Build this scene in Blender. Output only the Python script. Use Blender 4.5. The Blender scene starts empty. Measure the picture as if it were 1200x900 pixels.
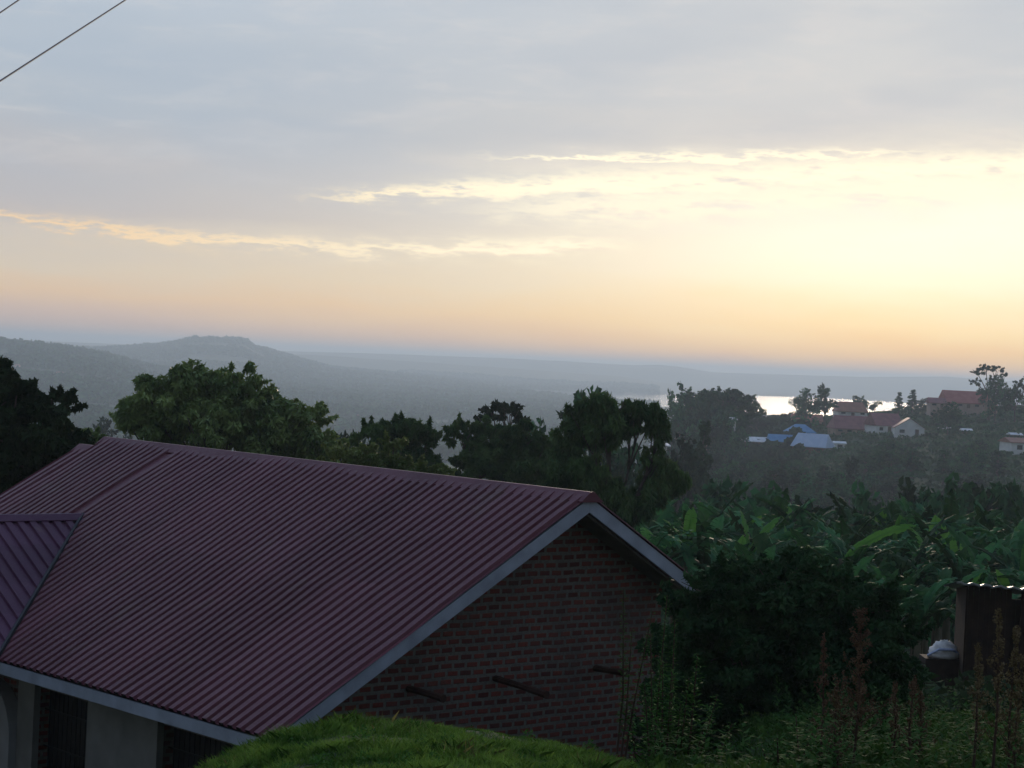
import bpy, math, random
import numpy as np
from mathutils import Matrix, Vector
random.seed(7); rng = np.random.default_rng(7)
C = bpy.context.scene.collection
SC = bpy.context.scene
rad = math.radians

# ------------------------------------------------------------------ camera
F, ROLL, Y0 = 2440.0, rad(2.77), 423.0
PITCH = math.atan((450 - Y0) / F)
FWD = np.array([0, math.cos(PITCH), -math.sin(PITCH)])
UP = np.array([0, math.sin(PITCH), math.cos(PITCH)])
RT = np.array([1.0, 0, 0])
cr, sr = math.cos(ROLL), math.sin(ROLL)
cam_d = bpy.data.cameras.new('camera'); cam = bpy.data.objects.new('camera', cam_d); C.objects.link(cam)
ax, ay, az_ = RT * cr + UP * sr, -RT * sr + UP * cr, -FWD
cam.matrix_world = Matrix([[ax[0], ay[0], az_[0], 0], [ax[1], ay[1], az_[1], 0], [ax[2], ay[2], az_[2], 0], [0, 0, 0, 1]])
cam_d.sensor_width = 36; cam_d.lens = F * 36 / 1200; cam_d.clip_start = 0.1; cam_d.clip_end = 60000
SC.camera = cam

def ray(px, py):
    a, b = px - 600, py - 450
    u, v = a * cr + b * sr, -a * sr + b * cr
    return RT * u / F - UP * v / F + FWD
def at(px, py, Y):
    d = ray(px, py); return d * (Y / d[1])

# ------------------------------------------------------------------ world
SUN_AZ, SUN_EL = 9.0, 7.5
w = bpy.data.worlds.new('World'); SC.world = w; w.use_nodes = True
nt = w.node_tree; nt.nodes.clear()
class G:
    """tiny node-expression helper"""
    def __init__(s, nt): s.nt = nt
    def n(s, t, **k):
        o = s.nt.nodes.new(t)
        for a, b in k.items(): setattr(o, a, b)
        return o
    def lk(s, a, b): s.nt.links.new(a, b)
    def m(s, op, *a):
        o = s.n('ShaderNodeMath', operation=op)
        for i, v in enumerate(a):
            if isinstance(v, (int, float)): o.inputs[i].default_value = v
            else: s.lk(v, o.inputs[i])
        return o.outputs[0]
    def ss(s, v, a, b, lo=0.0, hi=1.0):
        o = s.n('ShaderNodeMapRange', interpolation_type='SMOOTHSTEP')
        s.lk(v, o.inputs[0])
        for i, q in enumerate((a, b, lo, hi)): o.inputs[i + 1].default_value = q
        return o.outputs[0]
    def mix(s, f, a, b, bt='MIX'):
        o = s.n('ShaderNodeMix', data_type='RGBA', blend_type=bt)
        for i, v in ((0, f), (6, a), (7, b)):
            if isinstance(v, (int, float)): o.inputs[i].default_value = v
            elif isinstance(v, tuple): o.inputs[i].default_value = (*v, 1)
            else: s.lk(v, o.inputs[i])
        return o.outputs[2]
    def xyz(s, x, y, z):
        o = s.n('ShaderNodeCombineXYZ')
        for i, v in enumerate((x, y, z)):
            if isinstance(v, (int, float)): o.inputs[i].default_value = v
            else: s.lk(v, o.inputs[i])
        return o.outputs[0]
    def noise(s, vec, scale=1.0, detail=4.0, rough=0.55):
        o = s.n('ShaderNodeTexNoise'); s.lk(vec, o.inputs['Vector'])
        o.inputs['Scale'].default_value = scale; o.inputs['Detail'].default_value = detail; o.inputs['Roughness'].default_value = rough
        return o.outputs[0]
    def ramp(s, v, stops):
        o = s.n('ShaderNodeValToRGB'); s.lk(v, o.inputs[0]); e = o.color_ramp.elements
        while len(e) < len(stops): e.new(0.5)
        for i, (p, c) in enumerate(stops): e[i].position = p; e[i].color = (*c, 1)
        return o.outputs[0]
def lin(r, g, b, k=1.0):
    f = lambda c: ((c / 255 + 0.055) / 1.055) ** 2.4 if c > 10 else c / 255 / 12.92
    return (f(r) * k, f(g) * k, f(b) * k)
g = G(nt)
tc = g.n('ShaderNodeTexCoord'); sep = g.n('ShaderNodeSeparateXYZ'); g.lk(tc.outputs['Generated'], sep.inputs[0])
X, Y, Z = sep.outputs
az = g.m('MULTIPLY', g.m('ARCTAN2', X, Y), 57.29578)
el = g.m('MULTIPLY', g.m('ARCSINE', Z), 57.29578)
wv = g.xyz(g.m('MULTIPLY', az, 0.16), g.m('MULTIPLY', el, 0.8), 3.1)
n1 = g.m('SUBTRACT', g.noise(wv, 1.0, 5), 0.5)
elw = g.m('ADD', el, g.m('MULTIPLY', n1, 1.5))
t = g.m('DIVIDE', elw, 14.0)
E_ = lambda e: e / 14.0
left = g.ramp(t, [(0, lin(206, 182, 174)), (E_(0.6), lin(216, 192, 178)), (E_(1.3), lin(230, 202, 172)), (E_(2.0), lin(220, 208, 190)), (E_(2.9), lin(204, 200, 196)),
                  (E_(3.4), lin(188, 187, 192)), (E_(4.8), lin(182, 186, 196)), (E_(6.2), lin(176, 189, 204)), (E_(9.5), lin(184, 198, 214)), (1, lin(180, 195, 213))])
right = g.ramp(t, [(0, lin(232, 190, 158)), (E_(0.5), lin(252, 212, 156)), (E_(1.3), lin(255, 234, 184)), (E_(2.6), lin(255, 250, 222)),
                   (E_(4.4), lin(255, 255, 240)), (E_(5.4), lin(250, 246, 232)), (E_(6.2), lin(212, 214, 214)), (E_(7.2), lin(198, 207, 215)), (1, lin(198, 208, 218))])
dz = g.m('DIVIDE', g.m('SUBTRACT', az, 12.0), 13.5)
near_sun = g.m('POWER', 2.718, g.m('MULTIPLY', g.m('MULTIPLY', dz, dz), -1.0))
col = g.mix(near_sun, left, right)
# over-bright core of the glow
def gau(v, c, s_):
    q = g.m('DIVIDE', g.m('SUBTRACT', v, c), s_); return g.m('POWER', 2.718, g.m('MULTIPLY', g.m('MULTIPLY', q, q), -1.0))
core = g.m('MULTIPLY', gau(az, 9.5, 8.0), gau(el, 3.6, 1.7))
col = g.mix(g.m('MULTIPLY', core, 1.0), col, (0.14, 0.135, 0.115), 'ADD')
# soft mottling of the cloud deck
fine = g.noise(g.xyz(g.m('ADD', g.m('MULTIPLY', az, 0.3), g.m('MULTIPLY', n1, 1.2)), g.m('ADD', g.m('MULTIPLY', el, 1.3), g.m('MULTIPLY', n1, 2.0)), 9.0), 1.0, 7, 0.62)
big = g.noise(g.xyz(g.m('MULTIPLY', az, 0.09), g.m('MULTIPLY', el, 0.35), 1.0), 1.0, 3, 0.5)
hi = g.ss(el, 3.0, 6.0)
col = g.mix(g.m('MULTIPLY', hi, g.ss(fine, 0.44, 0.74, 0, 0.34)), col, lin(224, 222, 222))
col = g.mix(g.m('MULTIPLY', hi, g.ss(big, 0.42, 0.62, 0, 0.45)), col, lin(168, 186, 206))
# bright rims of the cloud layers, drawn out along the horizon
brk = g.noise(g.xyz(g.m('MULTIPLY', az, 0.8), g.m('MULTIPLY', el, 3.4), 5.0), 1.0, 8, 0.62)
wob = g.m('MULTIPLY', g.m('SUBTRACT', g.noise(g.xyz(g.m('MULTIPLY', az, 0.5), 0.0, 2.0), 1.0, 4), 0.5), 0.5)
def streak(a, b, c, th0, th1, a0, a1, amt):
    ce = g.m('ADD', g.m('ADD', g.m('MULTIPLY', az, b), a), g.m('MULTIPLY', g.m('MULTIPLY', az, az), c))
    d = g.m('SUBTRACT', el, g.m('ADD', ce, wob))
    d = g.m('ADD', d, g.m('MULTIPLY', g.m('SUBTRACT', brk, 0.5), 1.3))
    th = g.ss(az, a0, a1, th0, th1)
    q = g.m('DIVIDE', d, th)
    core = g.m('POWER', 2.718, g.m('MULTIPLY', g.m('POWER', g.m('ABSOLUTE', q), 2.2), -1.0))
    core = g.m('ADD', g.m('MULTIPLY', core, 0.82), g.m('MULTIPLY', g.m('POWER', 2.718, g.m('MULTIPLY', g.m('POWER', g.m('ABSOLUTE', g.m('DIVIDE', q, 2.8)), 2.0), -1.0)), 0.18))
    return g.m('MULTIPLY', g.m('MULTIPLY', core, amt), g.m('MULTIPLY', g.ss(brk, 0.30, 0.52, 0.12, 1.0), 1.0))
s1 = g.m('MULTIPLY', streak(3.12, 0.07, 0.0055, 0.11, 0.17, -14, 0, 0.9), g.m('MULTIPLY', g.ss(az, -22, -12), g.ss(az, 1, 4, 1, 0)))
s2 = g.m('MULTIPLY', streak(4.76, 0.088, 0, 0.09, 0.34, -6, 4, 1.0), g.m('MULTIPLY', g.ss(az, -6.8, -3.5), g.ss(az, 17, 30, 1, 0)))
s3 = g.m('MULTIPLY', streak(5.58, 0.045, 0, 0.06, 0.12, -1, 6, 0.95), g.m('MULTIPLY', g.ss(az, -2.0, 1.5), g.ss(az, 9, 13, 1, 0)))
s4 = g.m('MULTIPLY', streak(4.2, 0.09, 0, 0.10, 0.45, -4, 4, 0.7), g.m('MULTIPLY', g.ss(az, -3, 2), g.ss(az, 17, 30, 1, 0)))
smax = g.m('MAXIMUM', g.m('MAXIMUM', s1, s2), g.m('MAXIMUM', s3, s4))
rim = g.mix(g.ss(az, -14, 2), lin(255, 222, 178), lin(255, 251, 226, 1.12))
col = g.mix(smax, col, rim)
# away from the sunrise the deck is dimmer; overhead it is grey-blue
dotf = g.m('COSINE', g.m('MULTIPLY', g.m('SUBTRACT', az, SUN_AZ), 0.0174533))
col = g.mix(g.ss(el, 11, 32), col, lin(150, 172, 208))
dim = g.ss(dotf, -0.7, 0.85, 0.40, 1.0)
dim = g.m('MAXIMUM', dim, g.ss(el, 25, 70, 0.0, 0.95))
dimc = g.n('ShaderNodeVectorMath', operation='SCALE'); g.lk(col, dimc.inputs[0]); g.lk(dim, dimc.inputs['Scale'])
sky = g.n('ShaderNodeTexSky', sky_type='NISHITA'); sky.sun_disc = False
sky.sun_elevation = rad(SUN_EL); sky.sun_rotation = rad(SUN_AZ); sky.air_density = 1.6; sky.dust_density = 3.0; sky.altitude = 1200
bg1 = g.n('ShaderNodeBackground'); g.lk(sky.outputs[0], bg1.inputs[0]); bg1.inputs[1].default_value = 0.06
bg2 = g.n('ShaderNodeBackground'); g.lk(dimc.outputs[0], bg2.inputs[0]); bg2.inputs[1].default_value = 1.0
deck = g.n('ShaderNodeMixShader'); deck.inputs[0].default_value = 0.93     # the cloud deck hides most of the clear sky
g.lk(bg1.outputs[0], deck.inputs[1]); g.lk(bg2.outputs[0], deck.inputs[2])
wo = g.n('ShaderNodeOutputWorld'); g.lk(deck.outputs[0], wo.inputs[0])
w.cycles.sampling_method = 'MANUAL'; w.cycles.sample_map_resolution = 1024

# ------------------------------------------------------------------ sun (behind thin cloud)
sd = bpy.data.lights.new('sun', 'SUN'); sun = bpy.data.objects.new('sun', sd); C.objects.link(sun)
sd.energy = 1.4; sd.angle = rad(10); sd.color = (1.0, 0.80, 0.60)
sv = Vector((math.sin(rad(SUN_AZ)) * math.cos(rad(SUN_EL)), math.cos(rad(SUN_AZ)) * math.cos(rad(SUN_EL)), math.sin(rad(SUN_EL))))
sun.rotation_euler = sv.to_track_quat('Z', 'Y').to_euler()
sun.location = (20, 60, 40)
SC.view_settings.view_transform = 'Standard'; SC.view_settings.look = 'None'; SC.view_settings.exposure = 0; SC.view_settings.gamma = 1
SC.cycles.use_denoising = True; SC.cycles.max_bounces = 6; SC.cycles.diffuse_bounces = 3; SC.cycles.glossy_bounces = 2
SC.cycles.transmission_bounces = 3; SC.cycles.volume_bounces = 1; SC.cycles.transparent_max_bounces = 4
SC.cycles.use_adaptive_sampling = True; SC.cycles.adaptive_threshold = 0.02
SC.cycles.sample_clamp_indirect = 4

# ------------------------------------------------------------------ materials
def mat(name, rgb, rough=0.8, var=0.25, scale=3.0, detail=4, metal=0.0, bump=0.0, bscale=None, rgb2=None, spec=0.3, trans=0.0, objinfo=False, space='Object'):
    m = bpy.data.materials.new(name); m.use_nodes = True; q = G(m.node_tree); N = m.node_tree.nodes
    b = N['Principled BSDF']; b.inputs['Roughness'].default_value = rough; b.inputs['Metallic'].default_value = metal
    b.inputs['Specular IOR Level'].default_value = spec
    tcc = q.n('ShaderNodeTexCoord')
    nz = q.noise(tcc.outputs[space], scale, detail)
    if rgb2 is None: a_, b_ = tuple(c * (1 - var) for c in rgb), tuple(min(1, c * (1 + var)) for c in rgb)
    else: a_, b_ = rgb, rgb2
    c = q.ramp(nz, [(0.33, a_), (0.67, b_)])
    if objinfo:
        oi = q.n('ShaderNodeObjectInfo')
        hsv = q.n('ShaderNodeHueSaturation'); q.lk(c, hsv.inputs['Color'])
        q.lk(q.m('ADD', 0.48, q.m('MULTIPLY', oi.outputs['Random'], 0.04)), hsv.inputs['Hue'])
        q.lk(q.m('ADD', 0.45, q.m('MULTIPLY', oi.outputs['Random'], 1.2)), hsv.inputs['Value'])
        c = hsv.outputs[0]
    q.lk(c, b.inputs['Base Color'])
    if bump:
        bp = q.n('ShaderNodeBump'); bp.inputs['Strength'].default_value = bump; bp.inputs['Distance'].default_value = 0.02
        q.lk(q.noise(tcc.outputs[space], bscale or scale * 4, 5), bp.inputs['Height']); q.lk(bp.outputs[0], b.inputs['Normal'])
    if trans:
        tr = q.n('ShaderNodeBsdfTranslucent'); q.lk(c, tr.inputs[0])
        mx = q.n('ShaderNodeMixShader'); mx.inputs[0].default_value = trans
        q.lk(b.outputs[0], mx.inputs[1]); q.lk(tr.outputs[0], mx.inputs[2])
        q.lk(mx.outputs[0], N['Material Output'].inputs[0])
    return m
M = {}
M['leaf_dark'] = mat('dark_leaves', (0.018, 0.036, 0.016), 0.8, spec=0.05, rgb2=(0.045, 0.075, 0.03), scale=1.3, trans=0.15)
M['leaf_mango'] = mat('mango_leaves', (0.08, 0.15, 0.04), 0.5, rgb2=(0.30, 0.38, 0.11), scale=0.9, trans=0.2)
M['leaf_yellow'] = mat('yellowish_leaves', (0.10, 0.16, 0.04), 0.5, rgb2=(0.24, 0.28, 0.08), scale=1.2, trans=0.2)
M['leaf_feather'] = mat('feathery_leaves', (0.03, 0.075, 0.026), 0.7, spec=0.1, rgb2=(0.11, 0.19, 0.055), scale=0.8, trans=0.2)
M['under_far'] = mat('slope_ground_cover', (0.025, 0.045, 0.02), 0.9, rgb2=(0.07, 0.17, 0.06), scale=0.06, detail=8, spec=0.03)
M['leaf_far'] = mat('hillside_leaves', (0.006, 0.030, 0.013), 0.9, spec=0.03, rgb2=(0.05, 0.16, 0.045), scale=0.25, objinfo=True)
M['banana'] = mat('banana_leaf', (0.008, 0.050, 0.018), 0.6, rgb2=(0.05, 0.16, 0.045), scale=1.1, trans=0.22, spec=0.08, objinfo=True)
M['banana_young'] = mat('young_banana_leaf', (0.06, 0.20, 0.035), 0.6, rgb2=(0.11, 0.28, 0.045), scale=1.1, trans=0.25, spec=0.1)
M['banana_stem'] = mat('banana_stem', (0.05, 0.055, 0.03), 0.7, rgb2=(0.12, 0.10, 0.05), scale=2.0)
M['shrub'] = mat('dark_shrub_leaves', (0.014, 0.045, 0.018), 0.8, spec=0.1, rgb2=(0.045, 0.105, 0.035), scale=1.5, trans=0.1)
M['weed'] = mat('weed_leaves', (0.04, 0.11, 0.025), 0.8, spec=0.05, rgb2=(0.08, 0.20, 0.04), scale=3, trans=0.2)
M['dry'] = mat('dry_seed_heads', (0.085, 0.05, 0.028), 0.9, rgb2=(0.18, 0.11, 0.055), scale=6)
M['dry_pale'] = mat('pale_dry_flowers', (0.12, 0.085, 0.04), 0.9, rgb2=(0.24, 0.18, 0.08), scale=6)
M['stalk'] = mat('weed_stalk', (0.05, 0.03, 0.02), 0.9, rgb2=(0.10, 0.06, 0.04), scale=8)
M['bark'] = mat('bark', (0.05, 0.042, 0.034), 0.9, rgb2=(0.12, 0.10, 0.08), scale=4, bump=0.4)
M['grass'] = mat('grass_blades', (0.03, 0.10, 0.014), 0.8, spec=0.05, rgb2=(0.24, 0.40, 0.075), scale=3.4, detail=7, trans=0.2, space='Object')  # dark end of the noise paints in shadowed gaps between grass clumps
M['plaster'] = mat('grey_plaster', (0.24, 0.235, 0.22), 0.9, 0.14, 2.5, bump=0.25)
M['fascia'] = mat('painted_board', (0.33, 0.36, 0.42), 0.6, 0.16, 3, bump=0.05)
M['dark_wood'] = mat('dark_wood', (0.035, 0.022, 0.016), 0.85, 0.35, 6, bump=0.3)
M['soffit'] = mat('soffit_boards', (0.10, 0.085, 0.07), 0.9, 0.2, 5)
M['pole_wood'] = mat('scaffold_pole', (0.05, 0.022, 0.014), 0.85, 0.3, 9, bump=0.3)
M['iron'] = mat('window_bars', (0.02, 0.02, 0.022), 0.5, 0.2, 9, metal=0.5)
M['dark_room'] = mat('recess_shade', (0.02, 0.018, 0.018), 0.6, 0.3, 3)  # near-black sheet colour stands in for the shade inside the window recesses
M['zinc'] = mat('zinc_sheet', (0.45, 0.46, 0.48), 0.35, 0.15, 3, metal=0.7)
M['tan_wood'] = mat('pale_plank', (0.32, 0.21, 0.13), 0.85, 0.2, 6, bump=0.2)
M['shack_wood'] = mat('shack_boards', (0.035, 0.02, 0.013), 0.9, 0.35, 5, bump=0.4)
M['sack'] = mat('white_plastic', (0.50, 0.58, 0.80), 0.4, 0.2, 9, bump=0.4)
M['sack2'] = mat('white_cloth', (0.75, 0.74, 0.70), 0.6, 0.15, 9, bump=0.4)
M['cable'] = mat('cable', (0.04, 0.04, 0.06), 0.6, 0.1, 9)

def roof_mat(name, rgb, rgb2, rough=0.42):
    m = bpy.data.materials.new(name); m.use_nodes = True; q = G(m.node_tree); b = m.node_tree.nodes['Principled BSDF']
    tcc = q.n('ShaderNodeTexCoord'); sp = q.n('ShaderNodeSeparateXYZ'); q.lk(tcc.outputs['Object'], sp.inputs[0])
    big = q.noise(tcc.outputs['Object'], 0.55, 5, 0.6)
    stk = q.noise(q.xyz(q.m('MULTIPLY', sp.outputs[0], 2.4), q.m('MULTIPLY', sp.outputs[1], 0.35), sp.outputs[2]), 1.0, 4)
    c = q.ramp(q.m('ADD', q.m('MULTIPLY', big, 0.55), q.m('MULTIPLY', stk, 0.45)), [(0.36, rgb), (0.62, rgb2)])
    wn_ = q.n('ShaderNodeTexWhiteNoise'); q.lk(q.xyz(q.m('FLOOR', q.m('DIVIDE', sp.outputs[0], 0.7)), q.m('FLOOR', q.m('DIVIDE', q.m('ADD', sp.outputs[1], 0.3), 2.5)), 0.0), wn_.inputs[0])
    hs_ = q.n('ShaderNodeHueSaturation'); q.lk(c, hs_.inputs['Color']); q.lk(q.m('ADD', 0.86, q.m('MULTIPLY', wn_.outputs[0], 0.28)), hs_.inputs['Value']); c = hs_.outputs[0]
    spk = q.noise(tcc.outputs['Object'], 34, 2, 0.7)
    c = q.mix(q.ss(spk, 0.68, 0.8, 0, 0.35), c, (0.22, 0.17, 0.17))
    # rusty dust patches
    c = q.mix(q.ss(q.noise(tcc.outputs['Object'], 1.7, 6, 0.65), 0.56, 0.74, 0, 0.5), c, (0.17, 0.10, 0.085))
    q.lk(c, b.inputs['Base Color'])
    q.lk(q.ss(spk, 0.3, 0.8, rough - 0.05, rough + 0.2), b.inputs['Roughness'])
    b.inputs['Specular IOR Level'].default_value = 0.16
    bp = q.n('ShaderNodeBump'); bp.inputs['Strength'].default_value = 0.15; bp.inputs['Distance'].default_value = 0.01
    q.lk(q.noise(tcc.outputs['Object'], 8, 3), bp.inputs['Height']); q.lk(bp.outputs[0], b.inputs['Normal'])
    return m
M['roof'] = roof_mat('maroon_iron_sheet', (0.128, 0.042, 0.052), (0.176, 0.064, 0.080))
M['roof_porch'] = roof_mat('purple_iron_sheet', (0.085, 0.030, 0.062), (0.12, 0.046, 0.088))

def brick_mat():
    m = bpy.data.materials.new('burnt_brick'); m.use_nodes = True; q = G(m.node_tree); b = m.node_tree.nodes['Principled BSDF']
    tcc = q.n('ShaderNodeTexCoord'); sp = q.n('ShaderNodeSeparateXYZ'); q.lk(tcc.outputs['Object'], sp.inputs[0])
    geo = q.n('ShaderNodeNewGeometry')
    # both wall directions share one running coordinate
    u = q.m('ADD', sp.outputs[1], sp.outputs[0])
    wv_ = q.noise(tcc.outputs['Object'], 2.6, 3)
    u2 = q.m('ADD', u, q.m('MULTIPLY', q.m('SUBTRACT', wv_, 0.5), 0.03))
    v2 = q.m('ADD', sp.outputs[2], q.m('MULTIPLY', q.m('SUBTRACT', q.noise(tcc.outputs['Object'], 1.9, 3), 0.5), 0.035))
    br = q.n('ShaderNodeTexBrick'); q.lk(q.xyz(u2, v2, 0.0), br.inputs['Vector'])
    br.inputs['Scale'].default_value = 1.0; br.inputs['Mortar Size'].default_value = 0.025; br.inputs['Mortar Smooth'].default_value = 0.25
    br.inputs['Brick Width'].default_value = 0.205; br.inputs['Row Height'].default_value = 0.098; br.inputs['Bias'].default_value = -0.1
    br.inputs['Color1'].default_value = (0.22, 0.052, 0.036, 1); br.inputs['Color2'].default_value = (0.085, 0.026, 0.022, 1)
    br.inputs['Mortar'].default_value = (0.17, 0.155, 0.13, 1)
    grime = q.noise(tcc.outputs['Object'], 0.9, 5, 0.6)
    c = q.mix(q.ss(grime, 0.42, 0.7, 0, 0.6), br.outputs[0], (0.08, 0.068, 0.06))
    fn = q.noise(tcc.outputs['Object'], 30, 4)
    c = q.mix(q.ss(fn, 0.35, 0.7, 0.0, 0.35), c, (0.05, 0.035, 0.032))
    q.lk(c, b.inputs['Base Color']); b.inputs['Roughness'].default_value = 0.92; b.inputs['Specular IOR Level'].default_value = 0.15
    bp = q.n('ShaderNodeBump'); bp.inputs['Strength'].default_value = 0.8; bp.inputs['Distance'].default_value = 0.012
    h = q.m('ADD', q.m('MULTIPLY', q.m('SUBTRACT', 1.0, br.outputs['Fac']), 1.0), q.m('MULTIPLY', fn, 0.5))
    q.lk(h, bp.inputs['Height']); q.lk(bp.outputs[0], b.inputs['Normal'])
    return m
M['brick'] = brick_mat()

def ground_mat():
    m = bpy.data.materials.new('hill_ground'); m.use_nodes = True; q = G(m.node_tree); b = m.node_tree.nodes['Principled BSDF']
    tcc = q.n('ShaderNodeTexCoord')
    n_ = q.noise(tcc.outputs['Object'], 0.02, 8, 0.7)
    c = q.ramp(n_, [(0.35, (0.025, 0.045, 0.02)), (0.5, (0.045, 0.08, 0.03)), (0.68, (0.08, 0.11, 0.045))])
    n2 = q.noise(tcc.outputs['Object'], 0.035, 6, 0.6)
    c = q.mix(q.ss(n2, 0.62, 0.7, 0, 0.8), c, (0.17, 0.10, 0.065))
    n3 = q.noise(tcc.outputs['Object'], 1.5, 6, 0.7)
    c = q.mix(q.ss(n3, 0.4, 0.75, 0, 0.6), c, (0.03, 0.035, 0.015))
    q.lk(c, b.inputs['Base Color']); b.inputs['Roughness'].default_value = 0.95; b.inputs['Specular IOR Level'].default_value = 0.1
    return m
M['ground'] = ground_mat()

# ------------------------------------------------------------------ mesh helpers
def obj(name, verts, faces, m, parent=None, smooth=False):
    me = bpy.data.meshes.new(name); me.from_pydata([tuple(map(float, v)) for v in verts], [], faces); me.update()
    o = bpy.data.objects.new(name, me); C.objects.link(o)
    if m is not None: me.materials.append(m)
    if smooth: me.shade_smooth()
    if parent is not None: o.parent = parent
    return o
def raw(name, V, Fq, m, parent=None, smooth=False):
    """fast mesh from arrays; Fq: (n,k) int array"""
    V = np.asarray(V, np.float32); Fq = np.asarray(Fq, np.int32); n, k = Fq.shape
    me = bpy.data.meshes.new(name); me.vertices.add(len(V)); me.vertices.foreach_set('co', V.ravel())
    me.loops.add(n * k); me.loops.foreach_set('vertex_index', Fq.ravel())
    me.polygons.add(n); me.polygons.foreach_set('loop_start', np.arange(n, dtype=np.int32) * k)
    try: me.polygons.foreach_set('loop_total', np.full(n, k, np.int32))
    except Exception: pass
    me.update(calc_edges=True); me.validate()
    o = bpy.data.objects.new(name, me); C.objects.link(o)
    if m is not None: me.materials.append(m)
    if smooth: me.shade_smooth()
    if parent is not None: o.parent = parent
    return o
class MB:
    def __init__(s): s.v = []; s.f = []
    def add(s, v, f):
        k = len(s.v); s.v += [tuple(map(float, p)) for p in v]; s.f += [tuple(i + k for i in q) for q in f]; return s
    def box(s, x0, x1, y0, y1, z0, z1):
        return s.add([(x0, y0, z0), (x1, y0, z0), (x1, y1, z0), (x0, y1, z0), (x0, y0, z1), (x1, y0, z1), (x1, y1, z1), (x0, y1, z1)],
                     [(0, 3, 2, 1), (4, 5, 6, 7), (0, 1, 5, 4), (1, 2, 6, 5), (2, 3, 7, 6), (3, 0, 4, 7)])
    def tube(s, pts, rr, n=6):
        pts = [Vector(p) for p in pts]; rings = []
        for i, p in enumerate(pts):
            d = (pts[min(i + 1, len(pts) - 1)] - pts[max(i - 1, 0)]).normalized()
            a = d.cross(Vector((0, 0, 1)) if abs(d.z) < 0.9 else Vector((1, 0, 0))).normalized(); b = d.cross(a)
            r = rr[i] if isinstance(rr, (list, tuple)) else rr
            rings.append([p + (a * math.cos(6.28318 * k / n) + b * math.sin(6.28318 * k / n)) * r for k in range(n)])
        v = [q for R_ in rings for q in R_]; f = []
        for i in range(len(pts) - 1):
            for k in range(n): f.append((i * n + k, i * n + (k + 1) % n, (i + 1) * n + (k + 1) % n, (i + 1) * n + k))
        f.append(tuple(range(n))[::-1]); f.append(tuple(range((len(pts) - 1) * n, len(pts) * n)))
        return s.add(v, f)
    def slab(s, quad, th):
        """quad of 4 points, thickened by th along its own normal (downwards)"""
        q = [Vector(p) for p in quad]; n = (q[1] - q[0]).cross(q[3] - q[0]).normalized()
        if n.z < 0: n = -n
        lo = [p - n * th for p in q]
        return s.add(q + lo, [(0, 1, 2, 3), (7, 6, 5, 4), (0, 4, 5, 1), (1, 5, 6, 2), (2, 6, 7, 3), (3, 7, 4, 0)])
    def build(s, name, m, parent=None, smooth=False): return obj(name, s.v, s.f, m, parent, smooth)
def tag(o, label=None, cat=None, group=None, kind=None):
    if label: o['label'] = label
    if cat: o['category'] = cat
    if group: o['group'] = group
    if kind: o['kind'] = kind
    return o
def thing(name, label, cat, loc=(0, 0, 0), rz=0, group=None):
    o = bpy.data.objects.new(name, None); C.objects.link(o); o.location = tuple(map(float, loc)); o.rotation_euler = (0, 0, rz)
    return tag(o, label, cat, group)
def copy_thing(root, loc, rz, label, sc=1.0, group=None):
    r = root.copy(); C.objects.link(r); r.location = tuple(map(float, loc)); r.rotation_euler = (0, 0, rz)
    r.scale = (sc, sc, sc) if isinstance(sc, (int, float)) else sc
    r['label'] = label
    if group: r['group'] = group
    for ch in list(root.children):
        c = ch.copy(); C.objects.link(c); c.parent = r
    return r

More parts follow.
